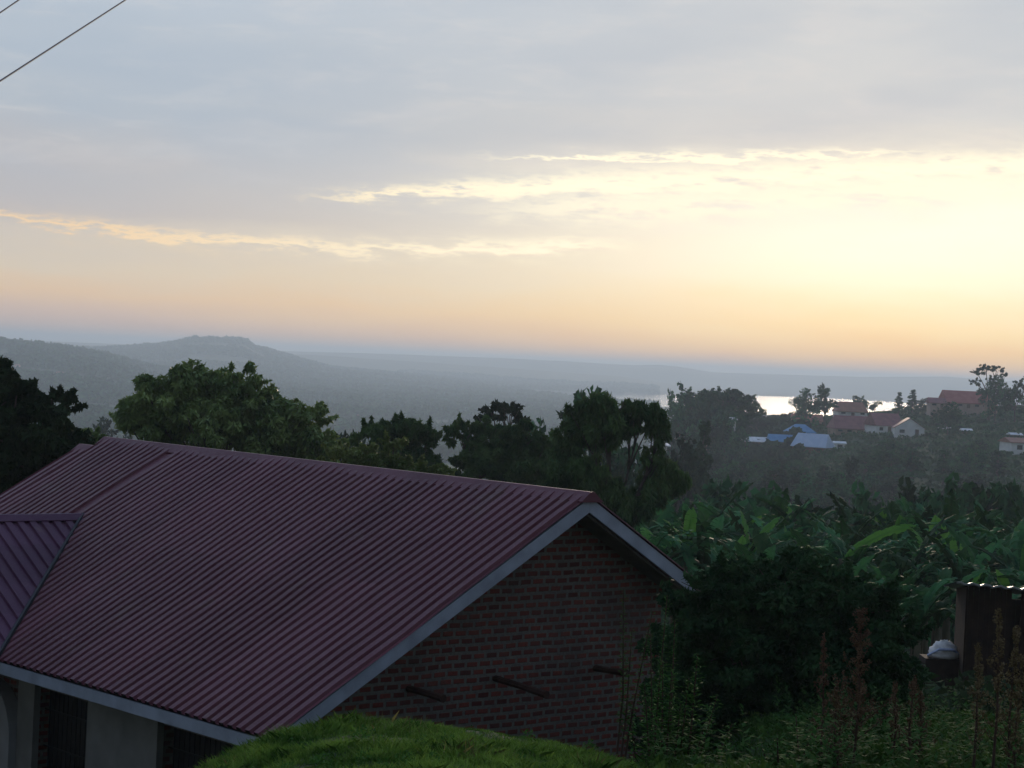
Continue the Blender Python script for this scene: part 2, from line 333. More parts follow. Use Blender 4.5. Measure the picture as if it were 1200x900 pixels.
# ------------------------------------------------------------------ terrain
LAKE_Z = -60.0
def ss(x, a, b):
    t_ = np.clip((x - a) / (b - a), 0, 1); return t_ * t_ * (3 - 2 * t_)
def fbm(x, y, seed=0, oct_=5):
    r_ = np.random.default_rng(seed); out = 0; amp = 1; fr = 1
    for _ in range(oct_):
        th = r_.uniform(0, 6.28, 4); ph = r_.uniform(0, 6.28, 4)
        for k in range(4): out = out + amp * 0.25 * np.sin(fr * (x * np.cos(th[k]) + y * np.sin(th[k])) + ph[k])
        amp *= 0.55; fr *= 2.1
    return out
HYAW, HPIT = rad(48.26), rad(29.4)
HRD = np.array([-math.cos(HYAW), math.sin(HYAW), 0]); HG = np.array([-math.sin(HYAW), -math.cos(HYAW), 0])
APEX = at(690, 581, 26.0)
def H(x, y):
    x = np.asarray(x, float); y = np.asarray(y, float)
    r = np.hypot(x, y) + 1e-6; a = np.degrees(np.arctan2(x, y))
    # ---- the slope the photographer stands on
    nearz = np.interp(r, [0, 3, 8, 13.2, 14.4, 19, 24, 35, 50, 65, 90, 140, 200], [-1.55, -1.58, -1.85, -2.42, -2.52, -3.1, -3.75, -5.6, -8.0, -10, -13, -19, -26])
    edge = np.interp(x, [-6, -3, -2.2, -1.55, -1.0, -0.36, 0.12, 0.6, 0.83, 1.2, 3, 6, 9], [-2.3, -0.92, -0.53, -0.20, -0.06, -0.05, -0.10, -0.20, -0.27, -0.30, -0.24, -0.05, 0.15])
    nearz = nearz + edge * ss(r, 8, 14) + (0.05 * fbm(x * 2.3, y * 2.3, 3, 3) + 0.03 * fbm(x * 6.5, y * 6.5, 4, 3))
    # cut bank: behind the mound the ground drops to the house platform
    lx = (x - APEX[0]) * HRD[0] + (y - APEX[1]) * HRD[1]; ly = (x - APEX[0]) * HG[0] + (y - APEX[1]) * HG[1]
    inplat = ss(lx, -2.6, -0.6) * (1 - ss(lx, 14, 20)) * ss(ly, -4.5, -2.6) * (1 - ss(ly, 9, 14) * 0)
    cut = ss(r, 14.9, 18.5) * ss(-x, -2.9, -1.2)
    plat = np.maximum(inplat, cut * (1 - ss(r, 34, 48)))
    nearz = nearz * (1 - plat) + np.minimum(nearz, -6.75) * plat
    # ---- right-hand hill with the houses
    crest = np.interp(a, [-30, 0, 3.5, 5, 6.3, 7.8, 9.3, 11.5, 13.5, 20, 40], [-62, -56, -36, -22, -17, -13.5, -11.5, -9.0, -7.0, -4, -3])
    prof = np.interp(r, [120, 200, 330, 450, 600, 660, 900, 1300], [-18, -25, -22.5, -17.5, -10, -11, -30, -62])
    hillz = np.where(r < 600, prof + (crest + 10) * ss(r, 250, 600), np.where(r < 1300, prof + (crest + 10) * (1 - ss(r, 700, 1300)), -62))
    hillz = np.maximum(hillz, -66) + 0.7 * fbm(x / 28, y / 28, 5, 4) * ss(r, 120, 300)
    leftz = np.interp(r, [90, 140, 300, 800, 1300], [-13, -17, -25, -50, -58]) + 1.0 * fbm(x / 40, y / 40, 6, 4) * ss(r, 120, 300)
    mixr = ss(a, 0.5, 5.5)
    mid = hillz * mixr + leftz * (1 - mixr)
    # ---- far ridges
    base = -58.0
    near_sh = np.interp(a, [0, 1.4, 4.2, 7.7, 14, 40], [3800, 3500, 3200, 3000, 2900, 2900])
    far_sh = np.interp(a, [0, 1.4, 4.2, 7.7, 14, 40], [3900, 4190, 4700, 5630, 5600, 5600])
    inl = ss(r, near_sh - 60, near_sh + 60) * (1 - ss(r, far_sh - 60, far_sh + 60)) * ss(a, -0.2, 0.8)
    far = base + 0 * r
    def ridge(aa, zz, r0, w0, w1):
        cz = np.interp(a, aa, zz); wd = np.where(r < r0, w0, w1)
        return base + (cz - base) * np.exp(-((r - r0) / wd) ** 2)
    r1 = ridge([-40, -20, -14, -12.6, -11.3, -10, -8, -5, -2, 0, 60], [-7, -4, -9, -12, -20, -36, -50, -56, -58, -60, -60], 2900, 950, 900)
    pk = [-13, -11.5, -10.4, -9.5, -8.95, -8.7, -8.0, -7.35, -7.1, -6.3, -5.0, -2.9, -1, 0.4, 2, 60]
    pz = [-30, -21, -13, -4, 9, 14, 16, 14, 2, -14, -38, -47, -54, -60, -60, -60]
    r2 = ridge(pk, pz, 4600, 1100, 800)
    r3 = ridge([-60, -14, -6, -3, 0, 2, 3.4, 4.0, 4.5, 5.5, 9.5, 11.7, 13, 30], [-12, -10, -4, 4, 9, 8, 5, 11, 8, -6, 4, 18, 13, 18], 7600, 900, 1400)
    r4 = ridge([-60, -14, -5, 0, 3, 6, 14, 60], [-20, -14, -10, -22, -30, -60, -60, -60], 6000, 600, 900)
    far = np.maximum(np.maximum(r1, r2), np.maximum(r3, r4))
    far = far + (far - base) * 0.03 * fbm(x / 90, y / 90, 8, 4)
    far = far * (1 - inl) + (-68) * inl
    k = ss(r, 1000, 1300)
    land = mid * (1 - k) + far * k
    j = ss(r, 70, 150)
    z = nearz * (1 - j) + land * j
    return z
def Hs(x, y): return float(H(np.array([x]), np.array([y]))[0])

def build_terrain():
    azs = np.concatenate([np.linspace(-180, -34, 40)[:-1], np.linspace(-34, -17, 50)[:-1], np.linspace(-17, 17, 360)[:-1], np.linspace(17, 34, 50)[:-1], np.linspace(34, 180, 40)[:-1]])
    rs = np.concatenate([[0.4], np.linspace(1, 11, 14)[:-1], np.linspace(11, 40, 130)[:-1], np.geomspace(40, 15500, 360)])
    na, nr = len(azs), len(rs)
    A_, R_ = np.meshgrid(np.radians(azs), rs)
    x = R_ * np.sin(A_); y = R_ * np.cos(A_); z = H(x, y)
    V = np.stack([x, y, z], -1).reshape(-1, 3)
    i, j = np.meshgrid(np.arange(nr - 1), np.arange(na), indexing='ij'); jn = (j + 1) % na
    Fq = np.stack([i * na + j, (i + 1) * na + j, (i + 1) * na + jn, i * na + jn], -1).reshape(-1, 4)[:, ::-1]
    V = np.vstack([V, [[0, 0, -1.55]]])
    o = raw('ground', V, Fq, M['ground'], None, True); tag(o, kind='structure')
build_terrain()

m = bpy.data.materials.new('lake_water'); m.use_nodes = True; q = G(m.node_tree); b = m.node_tree.nodes['Principled BSDF']
b.inputs['Base Color'].default_value = (0.03, 0.045, 0.06, 1); b.inputs['Roughness'].default_value = 0.085; b.inputs['IOR'].default_value = 1.33; b.inputs['Specular IOR Level'].default_value = 0.05
tcc = q.n('ShaderNodeTexCoord'); bp = q.n('ShaderNodeBump'); bp.inputs['Strength'].default_value = 0.004; bp.inputs['Distance'].default_value = 0.5
q.lk(q.noise(tcc.outputs['Object'], 0.02, 4), bp.inputs['Height']); q.lk(bp.outputs[0], b.inputs['Normal'])
lv = [(-200, 2900, LAKE_Z), (5200, 2200, LAKE_Z), (6800, 6200, LAKE_Z), (-300, 6200, LAKE_Z)]
tag(obj('lake', lv, [(0, 1, 2, 3)], m), kind='structure')

# air: one closed box round everything, even density
hz = MB().box(-15800, 15800, -15800, 15800, -71, 31).build('haze', None)
m = bpy.data.materials.new('haze_air'); m.use_nodes = True; q = G(m.node_tree); m.node_tree.nodes.clear()
pv = q.n('ShaderNodeVolumePrincipled'); pv.inputs['Color'].default_value = (0.70, 0.85, 1.0, 1); pv.inputs['Density'].default_value = 2.7e-4; pv.inputs['Anisotropy'].default_value = 0.38
mo = q.n('ShaderNodeOutputMaterial'); q.lk(pv.outputs[0], mo.inputs['Volume']); hz.data.materials.append(m); tag(hz, kind='stuff')

# ------------------------------------------------------------------ brick house in the foreground
BASE = 5.27
TAN = math.tan(HPIT)
house = thing('brick_house', 'large brick house with a maroon ribbed iron roof and pale barge boards', 'house', (APEX[0], APEX[1], APEX[2] - BASE), math.atan2(HRD[1], HRD[0]))
def ribbed(name, x0, x1, length, P, m, parent, pitch=0.175, hgt=0.037, gap=None, drop=None, ny=1):
    """profile runs along s (x0..x1); P(s, d, h) gives the point at distance d down the slope, h above it"""
    prof = []; s_ = x0; k = 0
    while s_ < x1 - 1e-6:
        e = min(s_ + pitch, x1)
        if gap and gap[0] < s_ < gap[1]: prof += [(s_, 0.0)]
        else:
            for fr, hh in ((0.0, 0), (0.29, 0), (0.36, 1), (0.88, 1), (0.95, 0)):
                if s_ + fr * pitch <= x1: prof.append((s_ + fr * pitch, hh * hgt))
        s_ += pitch; k += 1
    prof.append((x1, 0.0)); v = []; f = []
    for i, (s_, hh) in enumerate(prof):
        for j in range(ny + 1):
            jit = 0.004 * math.sin(s_ * 5.1 + j * 1.7) + 0.006 * math.sin(s_ * 1.3 + j * .9) + (0.012 if j * 2 <= ny else 0)
            v.append(P(s_, length(s_) * j / ny, hh + (jit if ny > 1 else 0)))
    n = ny + 1
    for i in range(len(prof) - 1):
        for j in range(ny): f.append((i * n + j, i * n + j + 1, (i + 1) * n + j + 1, (i + 1) * n + j))
    # underside sheet so the roof is closed
    return obj(name, v, f, m, parent)
ct, st = math.cos(HPIT), math.sin(HPIT)
LF = 4.70 / ct; LB = 2.02 / ct
roof = ribbed('roof', -0.05, 11.62, lambda s: LF, lambda s, d, h: (s, d * ct + h * st, BASE - d * st + h * ct), M['roof'], house, gap=(9.06, 9.24), ny=10)
ribbed('rear_roof', -0.05, 11.62, lambda s: LB, lambda s, d, h: (s, -d * ct - h * st, BASE - d * st + h * ct), M['roof'], house)
ZL = -0.17
low = ribbed('lower_roof', 11.625, 12.42, lambda s: LF, lambda s, d, h: (s, d * ct + h * st, BASE + ZL - d * st + h * ct), M['roof'], house, ny=6)
ribbed('lower_rear_roof', 11.625, 12.42, lambda s: LB, lambda s, d, h: (s, -d * ct - h * st, BASE + ZL - d * st + h * ct), M['roof'], house)
def cap(name, p0, p1, side, wd, th, m, parent, rise=0.04, drop=0.13):
    p0, p1, side = Vector(p0), Vector(p1), Vector(side); v = []
    for p in (p0, p1):
        z = Vector((0, 0, 1))
        v += [p - side * wd - z * (drop - rise), p - side * 0.03 + z * rise, p + side * 0.03 + z * rise, p + side * wd - z * (drop - rise)]
        v += [p - side * wd - z * (drop - rise + th), p + side * wd - z * (drop - rise + th)]
    f = [(0, 1, 7, 6), (1, 2, 8, 7), (2, 3, 9, 8), (3, 5, 11, 9), (4, 0, 6, 10), (5, 4, 10, 11), (0, 4, 5, 3, 2, 1), (6, 7, 8, 9, 11, 10)]
    return obj(name, v, f, m, parent)
cap('ridge_cap', (-0.07, 0, BASE + 0.012), (11.64, 0, BASE + 0.012), (0, 1, 0), 0.185, 0.012, M['roof'], house, 0.04, 0.118)
cap('ridge_cap', (11.645, 0, BASE + ZL + 0.012), (12.44, 0, BASE + ZL + 0.012), (0, 1, 0), 0.185, 0.012, M['roof'], house, 0.04, 0.118)
# porch roof
PX, PY, PZ = 9.05, 1.87, -1.05; PL = 2.84 / ct
def plen(y): return min(max(y - PY, 0.0), 2.84) / ct
for nm, sg in (('porch_roof', -1), ('porch_roof', 1)):
    ribbed(nm, PY, 8.4, plen, lambda s, d, h, sg=sg: (PX + sg * d * ct + sg * h * st, s, BASE + PZ + 0.02 - d * st + h * ct), M['roof_porch'], house, pitch=0.2, hgt=0.03)
cap('porch_ridge_cap', (PX, PY - 0.05, BASE + PZ + 0.035), (PX, 8.42, BASE + PZ + 0.035), (1, 0, 0), 0.15, 0.012, M['roof_porch'], house, 0.035, 0.085)
vg = MB()
for sg in (-1, 1):
    a_ = Vector((PX, PY, BASE + PZ + 0.05)); b_ = Vector((PX + sg * 2.84, PY + 2.84, BASE + PZ - 2.84 * TAN + 0.05))
    vg.tube([a_, b_], 0.035, 6)
vg.build('valley_gutter', M['iron'], house)
# ceilings under the sheets (closed soffits)
def under(y0, y1, x0, x1, dz):
    return [(x0, y0, BASE - abs(y0) * TAN - dz), (x1, y0, BASE - abs(y0) * TAN - dz), (x1, y1, BASE - abs(y1) * TAN - dz), (x0, y1, BASE - abs(y1) * TAN - dz)]
sf = MB(); sf.slab(under(0.0, 4.63, 0.03, 12.38, 0.21), 0.03); sf.slab(under(0.0, -1.96, 0.03, 12.38, 0.21), 0.03); sf.build('soffit', M['soffit'], house)
# barge boards and fascia
for nm, yE, in (('barge_board', 4.70), ('barge_board', -2.02)):
    s_ = 1 if yE > 0 else -1
    z0, z1 = BASE - 0.022, BASE - abs(yE) * TAN - 0.022
    wdt = 0.175
    v = [(x, 0.0015 * s_, z0) for x in (-0.03, 0.0)] + [(x, yE, z1) for x in (-0.03, 0.0)] + [(x, yE, z1 - wdt) for x in (-0.03, 0.0)] + [(x, 0.0015 * s_, z0 - wdt - 0.01) for x in (-0.03, 0.0)]
    f = [(0, 2, 4, 6), (1, 7, 5, 3), (0, 1, 3, 2), (2, 3, 5, 4), (4, 5, 7, 6), (6, 7, 1, 0)]
    obj(nm, v, f, M['fascia'], house)
    MB().box(0.002, 12.4, min(yE, yE - 0.03 * s_), max(yE, yE - 0.03 * s_), z1 - 0.15, z1 - 0.004).build('fascia_board', M['fascia'], house)
# gable wall
GX = 0.42; BOT = 0.0; YW0, YW1 = -1.84, 3.85
def rz_(y): return BASE - abs(y) * TAN - 0.235
v = []
for x in (GX, GX + 0.22): v += [(x, YW1, BOT - 1.2), (x, YW1, rz_(YW1)), (x, 0, rz_(0)), (x, YW0, rz_(YW0)), (x, YW0, BOT - 1.2)]
obj('gable_wall', v, [(0, 1, 2, 3, 4), (9, 8, 7, 6, 5), (0, 5, 6, 1), (1, 6, 7, 2), (2, 7, 8, 3), (3, 8, 9, 4), (4, 9, 5, 0)], M['brick'], house)
# front wall (y = 3.63..3.85) with openings; rear and far walls
wl = MB(); xs = [(GX + 0.222, 0.95, 0), (0.95, 3.44, 1), (3.44, 5.14, 0), (5.14, 6.55, 1), (6.55, 9.6, 0), (9.6, 10.8, 1), (10.8, 12.1, 0)]
zt, zs = BASE - 3.12, BASE - 4.55; ztop = rz_(3.85)
for x0, x1, op in xs:
    if not op: wl.box(x0, x1, 3.63, 3.85, BOT - 1.2, ztop)
    else: wl.box(x0, x1, 3.63, 3.85, BOT - 1.2, zs); wl.box(x0, x1, 3.63, 3.85, zt, ztop)
wl.build('front_wall', M['brick'], house)
MB().box(GX + 0.222, 12.1, YW0, YW0 + 0.2, BOT - 1.2, rz_(YW0)).build('rear_wall', M['brick'], house)
v = []
for x in (12.105, 12.3): v += [(x, YW1, BOT - 1.2), (x, YW1, rz_(YW1) + ZL), (x, 0, rz_(0) + ZL), (x, YW0, rz_(YW0) + ZL), (x, YW0, BOT - 1.2)]
obj('far_wall', v, [(0, 1, 2, 3, 4), (9, 8, 7, 6, 5), (0, 5, 6, 1), (1, 6, 7, 2), (2, 7, 8, 3), (3, 8, 9, 4), (4, 9, 5, 0)], M['brick'], house)
MB().box(3.44, 5.14, 3.853, 3.95, BOT - 1.2, ztop + 0.0).build('plaster_panel', M['plaster'], house)
MB().box(6.55, 7.0, 3.853, 3.95, BOT - 1.2, ztop + 0.0).build('plaster_panel', M['plaster'], house)
# arched veranda bay under the porch roof
v = []; n = 14; pts = [(7.0, BOT - 1.2)]
for k in range(n + 1):
    t_ = math.pi / 2 * k / n; pts.append((7.75 - 0.75 * math.cos(t_), BASE - 3.9 + 0.75 * math.sin(t_)))
pts += [(11.1, BASE - 3.15), (11.1, BOT - 1.2)]
for y in (3.853, 4.06): v += [(x, y, z) for x, z in pts]
k = len(pts); f = [tuple(range(k))[::-1], tuple(range(k, 2 * k))] + [(i, (i + 1) % k, (i + 1) % k + k, i + k) for i in range(k)]
obj('arched_panel', v, f, mat('pale_plaster', (0.36, 0.36, 0.37), 0.9, 0.12, 2.0, bump=0.2), house)
for x0, x1 in ((0.95, 3.44), (5.14, 6.55), (9.6, 10.8)):
    wn = MB().box(x0 + 0.003, x1 - 0.003, 3.66, 3.69, zs + 0.003, zt - 0.003).build('window', M['dark_room'], house)
    bb = MB(); k = int((x1 - x0) / 0.11)
    for i in range(1, k): xx = x0 + (x1 - x0) * i / k; bb.box(xx - 0.007, xx + 0.007, 3.76, 3.774, zs + 0.004, zt - 0.004)
    for zz in (0.12, 0.45, 0.8): z_ = zs + (zt - zs) * zz; bb.box(x0 + 0.004, x1 - 0.004, 3.7745, 3.782, z_ - 0.012, z_ + 0.012)
    bb.build('window_bars', M['iron'], wn)
    MB().box(x0 - 0.05, x1 + 0.05, 3.853, 3.90, zs - 0.06, zs + 0.0).build('window_sill', M['plaster'], wn) if x0 < 1 else None
# timber poles left sticking out of the gable
for (y, z, L, dz, dy) in ((2.42, -2.31, 0.66, -0.02, 0.0), (1.05, -2.28, 0.95, -0.06, 0.0), (-0.66, -2.26, 0.62, 0.03, 0.05)):
    MB().tube([(GX - 0.01, y, BASE + z), (GX - L * 0.5, y + dy * 0.5, BASE + z + dz * 0.4), (GX - L, y + dy, BASE + z + dz)], [0.042, 0.04, 0.05], 8).build('wooden_pole', M['pole_wood'], house)

# ------------------------------------------------------------------ overhead cables
def cable(name, p0, p1, sag, label):
    p0, p1 = Vector(p0), Vector(p1); pts = []
    for i in range(41):
        t_ = i / 40; p = p0.lerp(p1, t_); p.z -= sag * 4 * t_ * (1 - t_); pts.append(p)
    tag(MB().tube(pts, 0.008, 6).build(name, M['cable'], None, True), label, 'cable', 'overhead cables in the top left corner')
ca, cb = at(147, 0, 22.0), at(0, 95, 17.5); d = cb - ca
cable('overhead_cable', ca - d * 3.5, cb + d * 4, 0.0, 'longer overhead cable crossing the top left corner of the sky')
ca, cb = at(22, 0, 22.0), at(0, 15, 21.3); d = cb - ca
cable('overhead_cable', ca - d * 18, cb + d * 20, 0.0, 'short bit of overhead cable nearest the top left corner, above the longer one')

# ------------------------------------------------------------------ foliage tools
def leaf_cloud(centers, radii, n_leaf, ll, lw, droop=0.5, squash=0.75, jitter=0.35):
    """many diamond leaves gathered in clumps; centers (k,3), radii (k,)"""
    centers = np.asarray(centers, float); radii = np.asarray(radii, float)
    p = radii ** 1.7 / (radii ** 1.7).sum(); idx = rng.choice(len(centers), n_leaf, p=p)
    dirs = rng.normal(size=(n_leaf, 3)); dirs /= np.linalg.norm(dirs, axis=1, keepdims=True)
    rr = rng.uniform(0.35, 1.0, n_leaf) ** 0.6
    pos = centers[idx] + dirs * (radii[idx] * rr)[:, None] * np.array([1, 1, squash])
    ax_ = dirs * 0.7 + rng.normal(size=(n_leaf, 3)) * 0.6; ax_[:, 2] -= droop; ax_ /= np.linalg.norm(ax_, axis=1, keepdims=True)
    sd_ = np.cross(ax_, rng.normal(size=(n_leaf, 3))); sd_ /= np.linalg.norm(sd_, axis=1, keepdims=True) + 1e-9
    L = ll * rng.uniform(1 - jitter, 1 + jitter, n_leaf)[:, None]; W = lw * rng.uniform(1 - jitter, 1 + jitter, n_leaf)[:, None]
    nrm = np.cross(ax_, sd_)
    V = np.stack([pos - ax_ * L * 0.5, pos + sd_ * W * 0.5 + nrm * W * 0.15, pos + ax_ * L * 0.5, pos - sd_ * W * 0.5 + nrm * W * 0.15], 1).reshape(-1, 3)
    return V, np.arange(n_leaf * 4).reshape(-1, 4)
def clumps_on(lobe, k, rmin=0.16, rmax=0.34, zmin=-0.6):
    """clump centres over the shell of an ellipsoid lobe (x,y,z,rx,ry,rz)"""
    x, y, z, rx, ry, rz2 = lobe; out = []; rad_ = []
    while len(out) < k:
        d = rng.normal(size=3); d /= np.linalg.norm(d)
        if d[2] < zmin: continue
        s_ = rng.uniform(0.35, 1.18); out.append((x + d[0] * rx * s_, y + d[1] * ry * s_, z + d[2] * rz2 * s_)); rad_.append(rng.uniform(rmin, rmax) * (rx + ry + rz2) / 3)
    return out, rad_
def build_tree(name, label, cat, base, lobes, n_leaf, ll, lw, m, k=18, trunk_r=0.2, droop=0.5, group=None, fork=0.45, squash=0.75, rmin=0.16, rmax=0.34, parts=True, limb=0.35, zmin=-0.6, lean=(0, 0), sprigs=7):
    """base: world foot; lobes relative to the foot"""
    t_ = thing(name, label, cat, base, 0, group)
    cs, rs = [], []
    tot = sum(l[3] * l[5] for l in lobes)
    for l in lobes:
        a_, b_ = clumps_on(l, max(5, int(k * len(lobes) * l[3] * l[5] / tot)), rmin, rmax, zmin); cs += a_; rs += b_
    for l in lobes:                                   # loose shoots that break the outline
        for _ in range(sprigs):
            d = rng.normal(size=3); d[2] = abs(d[2]) * .8 + .05; d /= np.linalg.norm(d); R0 = (l[3] + l[5]) / 2; ln = rng.uniform(.25, .6) * R0
            for q_ in range(4):
                f_ = .85 + q_ * ln / R0 / 4
                cs.append((l[0] + d[0] * l[3] * f_, l[1] + d[1] * l[4] * f_, l[2] + d[2] * l[5] * f_ + .02 * q_)); rs.append(R0 * (.13 - .022 * q_))
    V, Fq = leaf_cloud(cs, rs, n_leaf, ll, lw, droop, squash)
    raw('crown', V, Fq, m, t_)
    tb = MB(); top = max(l[2] for l in lobes); fz = top * fork
    mx_ = sum(l[0] for l in lobes) / len(lobes) * 0.4; my_ = sum(l[1] for l in lobes) / len(lobes) * 0.4
    fp = Vector((mx_ + lean[0], my_ + lean[1], fz))
    tb.tube([(0, 0, -0.3), (mx_ * 0.3, my_ * 0.3, fz * 0.4), fp], [trunk_r * 1.35, trunk_r, trunk_r * 0.8], 8)
    for l in lobes:
        c = Vector(l[:3]); mid = fp.lerp(c, 0.5) + Vector((random.uniform(-.1, .1), random.uniform(-.1, .1), 0.12)) * l[3]
        tb.tube([fp, mid, c], [trunk_r * 0.6, trunk_r * limb, trunk_r * 0.15], 6)
        for _ in range(5):
            e = Vector((l[0] + random.uniform(-.8, .8) * l[3], l[1] + random.uniform(-.8, .8) * l[4], l[2] + random.uniform(-.2, .85) * l[5]))
            s_ = mid.lerp(c, random.uniform(0, 1)); tb.tube([s_, s_.lerp(e, .5) + Vector((0, 0, .08 * l[5])), e], [trunk_r * 0.22, trunk_r * 0.15, trunk_r * 0.06], 5)
    tb.build('trunk', M['bark'], t_, True)
    return t_
def lobes_px(Y, base_px, specs, fat=1.12):
    """crown lobes measured on the photograph, turned into metres at distance Y: (px, py, rx_px, rz_px, depth_shift)"""
    f = at(base_px, 500, Y); zb = Hs(f[0], f[1]); s_ = Y / F; out = []
    for px, py, rx, rz2, dy in specs:
        c = at(px, py, Y); out.append((c[0] - f[0], dy, c[2] - zb, rx * s_ * fat, rx * s_ * 0.85, rz2 * s_ * fat))
    return (f[0], f[1], zb), out

b_, l_ = lobes_px(42, 10, [(15, 462, 38, 28, 0), (60, 480, 24, 20, .3), (-30, 480, 50, 45, 0), (30, 520, 55, 40, -.3), (82, 512, 17, 14, 0), (-20, 560, 60, 40, 0), (55, 545, 42, 32, .2)])
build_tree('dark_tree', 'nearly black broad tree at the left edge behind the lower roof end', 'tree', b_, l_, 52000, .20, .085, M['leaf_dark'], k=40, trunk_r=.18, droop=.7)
b_, l_ = lobes_px(58, 112, [(104, 516, 14, 12, 0), (118, 524, 10, 7, 0)])
build_tree('leafy_bush', 'small mid green bush between the dark left tree and the roof ridge', 'bush', b_, l_, 4000, .17, .07, M['leaf_mango'], k=10, trunk_r=.06)
b_, l_ = lobes_px(62, 245, [(195, 485, 44, 34, 0), (240, 462, 44, 30, .2), (275, 452, 30, 20, 0), (160, 492, 22, 18, 0), (300, 490, 38, 30, .2), (340, 505, 42, 32, -.2), (250, 502, 30, 22, -1.0), (372, 528, 28, 18, 0), (300, 525, 50, 22, .3), (205, 520, 26, 12, .4), (220, 495, 40, 24, .3), (275, 480, 40, 26, 0), (320, 515, 40, 26, 0), (350, 535, 36, 22, 0)])
build_tree('mango_tree', 'big rounded mango tree rising behind the middle of the maroon roof', 'tree', b_, l_, 78000, .21, .08, M['leaf_mango'], k=36, trunk_r=.2, droop=.8, rmin=.2, rmax=.42, zmin=-1)
b_, l_ = lobes_px(47, 440, [(398, 536, 20, 12, 0), (440, 540, 26, 14, 0), (486, 550, 30, 10, 0), (462, 522, 14, 10, 0), (520, 556, 10, 6, 0)])
build_tree('flowering_bush', 'yellow green bush peeping over the maroon ridge', 'bush', b_, l_, 9000, .12, .06, M['leaf_yellow'], k=16, trunk_r=.06, droop=.4)
b_, l_ = lobes_px(72, 455, [(435, 515, 22, 22, 0), (470, 512, 26, 22, .2), (500, 515, 16, 22, 0), (450, 545, 36, 24, 0), (495, 552, 24, 20, 0), (470, 540, 34, 18, 0)], .95)
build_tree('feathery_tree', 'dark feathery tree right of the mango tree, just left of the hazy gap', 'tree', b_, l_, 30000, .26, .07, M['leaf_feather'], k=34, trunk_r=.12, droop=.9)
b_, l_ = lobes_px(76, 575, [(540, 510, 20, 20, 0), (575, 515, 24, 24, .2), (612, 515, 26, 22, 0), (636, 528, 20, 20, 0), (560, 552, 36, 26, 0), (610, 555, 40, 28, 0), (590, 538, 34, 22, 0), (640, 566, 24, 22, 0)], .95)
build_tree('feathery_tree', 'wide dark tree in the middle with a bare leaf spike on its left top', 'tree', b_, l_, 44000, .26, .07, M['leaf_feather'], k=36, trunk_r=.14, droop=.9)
sp = at(545, 482, 76)
b_, l_ = lobes_px(110, 592, [(578, 486, 14, 8, 0), (600, 484, 14, 9, 0), (592, 478, 14, 6, 0), (612, 494, 8, 8, 0), (566, 492, 8, 6, 0)])
build_tree('open_crowned_tree', 'small flat lacy crown showing sky above the middle dark trees', 'tree', b_, l_, 1900, .3, .12, M['leaf_dark'], k=8, trunk_r=.16, fork=.72, rmin=.2, rmax=.4)
b_, l_ = lobes_px(62, 722, [(715, 478, 34, 12, 0), (690, 492, 30, 16, .2), (752, 490, 26, 16, 0), (670, 520, 22, 22, .3), (775, 512, 12, 18, 0), (765, 540, 16, 12, 0), (715, 505, 34, 18, 0), (680, 555, 30, 24, 0), (735, 590, 40, 20, .2), (775, 570, 26, 26, .3), (690, 575, 34, 26, 0), (660, 590, 30, 24, 0)], .95)
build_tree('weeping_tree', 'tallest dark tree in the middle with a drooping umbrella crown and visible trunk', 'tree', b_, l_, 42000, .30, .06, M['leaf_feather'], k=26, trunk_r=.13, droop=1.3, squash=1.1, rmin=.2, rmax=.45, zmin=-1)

# prototype trees for the wooded slopes
def proto_tree(name, label, seed, h, wd, n, kind):
    global rng
    rng = np.random.default_rng(seed); random.seed(seed)
    if kind == 'round': lobes = [(0, 0, h * .62, wd * .42, wd * .4, h * .3), (wd * .22, 0, h * .55, wd * .3, wd * .3, h * .25), (-wd * .25, .2, h * .5, wd * .3, wd * .3, h * .25), (0, 0, h * .82, wd * .25, wd * .25, h * .16), (0, 0, h * .3, wd * .36, wd * .36, h * .22)]
    elif kind == 'tall': lobes = [(0, 0, h * (.25 + .15 * i), wd * (.34 - .045 * i), wd * (.34 - .045 * i), h * .13) for i in range(6)]
    elif kind == 'flat': lobes = [(x * wd * .5, y * wd * .4, h * (.9 - .16 * x * x), wd * .2, wd * .2, h * .09) for x, y in ((-.8, 0), (-.45, .5), (-.1, -.3), (.2, .4), (.5, -.2), (.82, .1), (0, 0))]
    elif kind == 'ragged': lobes = [(random.uniform(-.3, .3) * wd, random.uniform(-.3, .3) * wd, h * random.uniform(.25, .9), wd * random.uniform(.15, .26), wd * .22, h * random.uniform(.1, .17)) for i in range(9)]
    t_ = build_tree(name, label, 'tree', (0, 0, 0), lobes, n, .55, .32, M['leaf_far'], k=12, trunk_r=h * .022, droop=.2, fork=.6 if kind == 'flat' else .35, rmin=.22, rmax=.42)
    return t_
PT = {k_: [proto_tree(nm, 'x', sd_ + 40, h, wd, n, k_) for nm, sd_, h, wd, n in lst] for k_, lst in {
    'round': [('rounded_tree', 1, 8, 9, 2600), ('rounded_tree', 2, 7, 7, 2200), ('rounded_tree', 3, 9, 8, 2600)],
    'tall': [('slender_tree', 4, 11, 5, 2200)],
    'ragged': [('ragged_tree', 6, 9, 8, 2000), ('ragged_tree', 7, 10, 6, 1800)]}.items()}
used = set()
